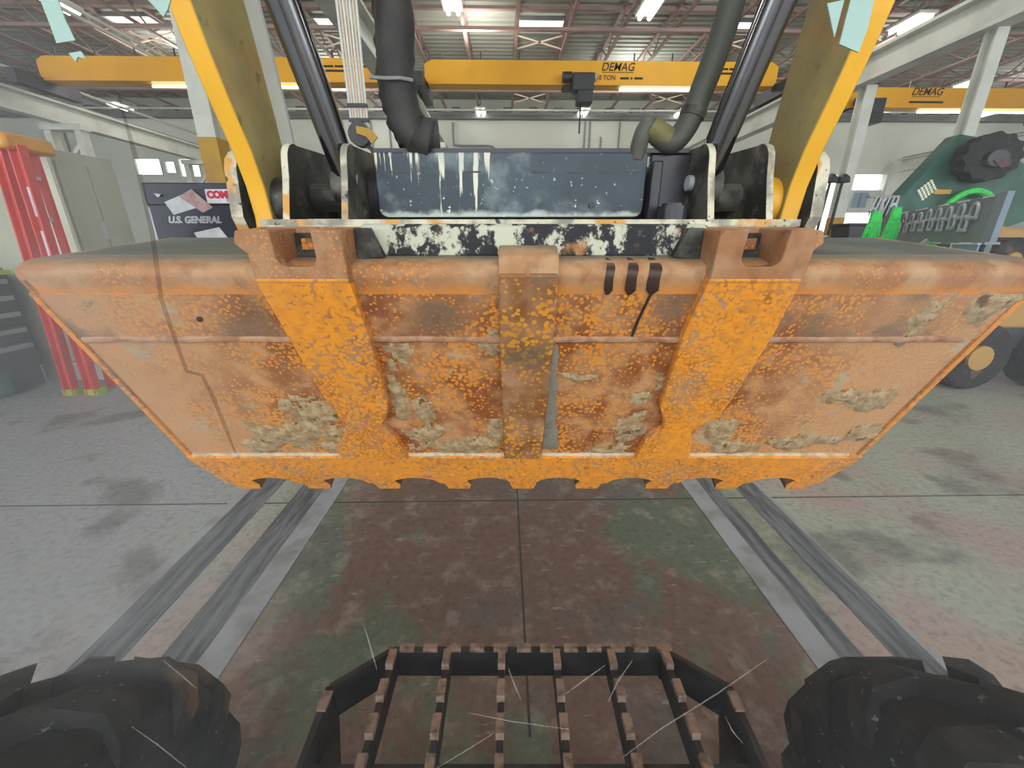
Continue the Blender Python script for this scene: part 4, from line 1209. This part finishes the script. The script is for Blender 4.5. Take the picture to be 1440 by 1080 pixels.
# green machine with a perforated guard and a black toothed wheel
gm = thing('green_machine', 'dark green machine housing with perforated guard behind the rigging board', 'machine', (7.0, 6.5, 0))
out = [PX(*p, 6.2) for p in ((1258, 308), (1262, 282), (1352, 188), (1395, 196), (1448, 235), (1475, 300), (1400, 325))]
part('housing', MB().prism([(p.x, p.z) for p in out], XZ, 6.2, 6.42), M['green_dark'], gm, bevel=.02)
part('pedestal', MB().box(6.5, 7.5, 6.42, 6.85, 0, 2.2), M['dark_steel'], gm)
ga = MB()
for i in range(5):
    for j in range(5):
        p = PX(1292 + i * 4.4 + j * 1.4, 268 - i * 3.4 + j * 3.0, 6.19)
        ga.box(p.x - .015, p.x + .015, 6.185, 6.199, p.z - .015, p.z + .015)
part('perforations', ga, M['cabinet_edge'], gm, kind='stuff', smooth=False, label='bright square holes of the guard')
wc = PX(1398, 220, 5.95)
rad = .38
wh = MB(); pts = []
for k in range(48):
    a = 2 * math.pi * k / 48
    r_ = rad * (1.0 if k % 4 < 2 else .91)
    pts.append((wc.x + r_ * math.cos(a) * 1.1, wc.z + r_ * math.sin(a) * .78))
part('toothed_wheel', MB().prism(pts, lambda a, b, h: (a + h * .3, 5.95 + h, b), 0, .24), M['rubber'], gm, label='black toothed wheel')
part('wheel_hub', MB().prism([(wc.x + .15 * math.cos(R(a)), wc.z - .03 + .1 * math.sin(R(a))) for a in range(0, 360, 24)], XZ, 5.88, 5.95), M['dark_steel'], gm)
p = PX(1412, 228, 5.86)
part('red_plate', MB().prism([(p.x - .14, p.z + .02), (p.x - .02, p.z + .05), (p.x + .11, p.z - .03), (p.x - .01, p.z - .07)], XZ, 5.86, 5.88), M['maroon'], gm, label='dull red plate')
hp_ = smooth_path([PX(1330, 290, 6.1), PX(1350, 275, 6.08), PX(1372, 268, 6.08), PX(1390, 274, 6.1), PX(1398, 286, 6.12)], 5)
part('green_hose', MB().tube(hp_, .04, 8), M['sling'], gm, label='bright green curved hose')
p = PX(1322, 270, 6.19)
part('yellow_mark', MB().box(p.x - .1, p.x + .14, 6.17, 6.199, p.z - .03, p.z + .03), M['column_yellow'], gm)

# yellow machine at the right edge
ym = thing('yellow_machine', 'ochre machine with a black wheel at the right edge behind the bucket', 'machine', (5.6, 4.6, 0))
a_ = PX(1392, 322, 4.3)
part('body', MB().prism([(a_.x, 1.78), (a_.x + .5, 1.70), (a_.x + 1.6, 1.6), (a_.x + 1.6, .7), (a_.x - .05, .7), (a_.x - .1, 1.3)], XZ, 4.3, 4.9), M['machine_yellow'], ym, bevel=.03)
w_c = PX(1408, 366, 4.2)
part('wheel', MB().prism(arc(w_c.x, w_c.z, .22, 0, 360, 24)[:-1], XZ, 4.12, 4.3), M['rubber'], ym)
part('hub', MB().prism(arc(w_c.x, w_c.z, .08, 0, 360, 16)[:-1], XZ, 4.09, 4.12), M['machine_yellow'], ym)
part('chassis', MB().box(a_.x, a_.x + 1.6, 4.4, 4.8, .45, .7), M['dark_steel'], ym)
for dx in (.35, 1.3):
    part('road_wheel', MB().prism(arc(a_.x + dx, .38, .38, 0, 360, 28)[:-1], XZ, 4.25, 4.5), M['rubber'], ym, bevel=.03)
    part('road_hub', MB().prism(arc(a_.x + dx, .38, .14, 0, 360, 16)[:-1], XZ, 4.22, 4.25), M['machine_yellow'], ym)
wb = thing('wood_block', 'small brown block on the floor right of the bucket', 'block', (6.64, 5.35, 0))
part('block', MB().box(6.5, 6.78, 5.25, 5.45, 0, .12), M['lug'], wb, bevel=.01)
# things in front of the bright doorways
wk = thing('work_bench', 'cluttered low work bench in front of the bright doorways', 'bench', (6.4, 9.0, 0))
part('top', MB().box(6.2, 9.2, 8.8, 9.6, 1.55, 1.63), M['machine_yellow'], wk)
for x in (6.25, 9.1):
    part('leg', MB().box(x, x + .08, 8.85, 9.5, 0, 1.55), M['dark_steel'], wk)
part('shelf', MB().box(6.3, 9.1, 8.9, 9.5, .8, .85), M['dark_steel'], wk)
tb = thing('black_crate', 'black crate on the work bench before the second doorway', 'crate', (7.5, 9.1, 1.63))
part('tub', MB().prism([(7.25, 1.63), (7.8, 1.63), (7.85, 1.93), (7.2, 1.93)], XZ, 8.9, 9.4), M['dark_steel'], tb, bevel=.02)
part('rim', MB().box(7.17, 7.88, 8.86, 9.44, 1.93, 1.97), M['dark_steel'], tb)
mn = thing('monitor', 'dark screen standing on the work bench beside the yellow arm', 'monitor', (6.45, 9.36, 1.63))
part('panel', MB().box(6.3, 6.62, 9.34, 9.39, 1.9, 2.4), M['drawer'], mn, bevel=.01)
part('stand', MB().box(6.42, 6.5, 9.3, 9.44, 1.63, 1.95), M['drawer'], mn)
ws_ = thing('white_cloth', 'crumpled white cloth on the work bench beside the yellow arm', 'cloth', (6.5, 8.9, 1.63))
cm = MB()
N_ = 12
for i in range(N_ + 1):
    for j in range(7):
        x, y_ = 6.3 + i * .05, 8.8 + j * .06
        cm.v.append((x, y_, 1.645 + .16 * max(0, mnoise.noise((x * 4, y_ * 4, 0)) + .35) * math.sin(math.pi * i / N_)))
for i in range(N_):
    for j in range(6):
        cm.face((i * 7 + j, (i + 1) * 7 + j, (i + 1) * 7 + j + 1, i * 7 + j + 1))
part('fabric', cm, M['paper'], ws_)
for k, (x, nm) in enumerate(((6.76, 'left'), (7.02, 'right'))):
    o = thing('desk_lamp', 'dark round-headed lamp on a thin pole against the bright doorway, %s of the two' % nm, 'lamp', (x, 9.2, 1.63))
    part('pole', MB().tube([(x, 9.2, 1.65), (x + .04, 9.2, 2.8)], .025, 8), M['dark_steel'], o)
    part('head', MB().lathe([(0, 2.75), (.13, 2.77), (.11, 2.87), (.04, 2.93), (0, 2.93)], lambda r, a, h, x=x: (x + .04 + r * math.cos(a), 9.2 + r * math.sin(a), h), 16), M['dark_steel'], o)
    part('foot', MB().lathe([(0, 1.631), (.08, 1.631), (.08, 1.66), (0, 1.66)], lambda r, a, h, x=x: (x + r * math.cos(a), 9.2 + r * math.sin(a), h), 16), M['dark_steel'], o)
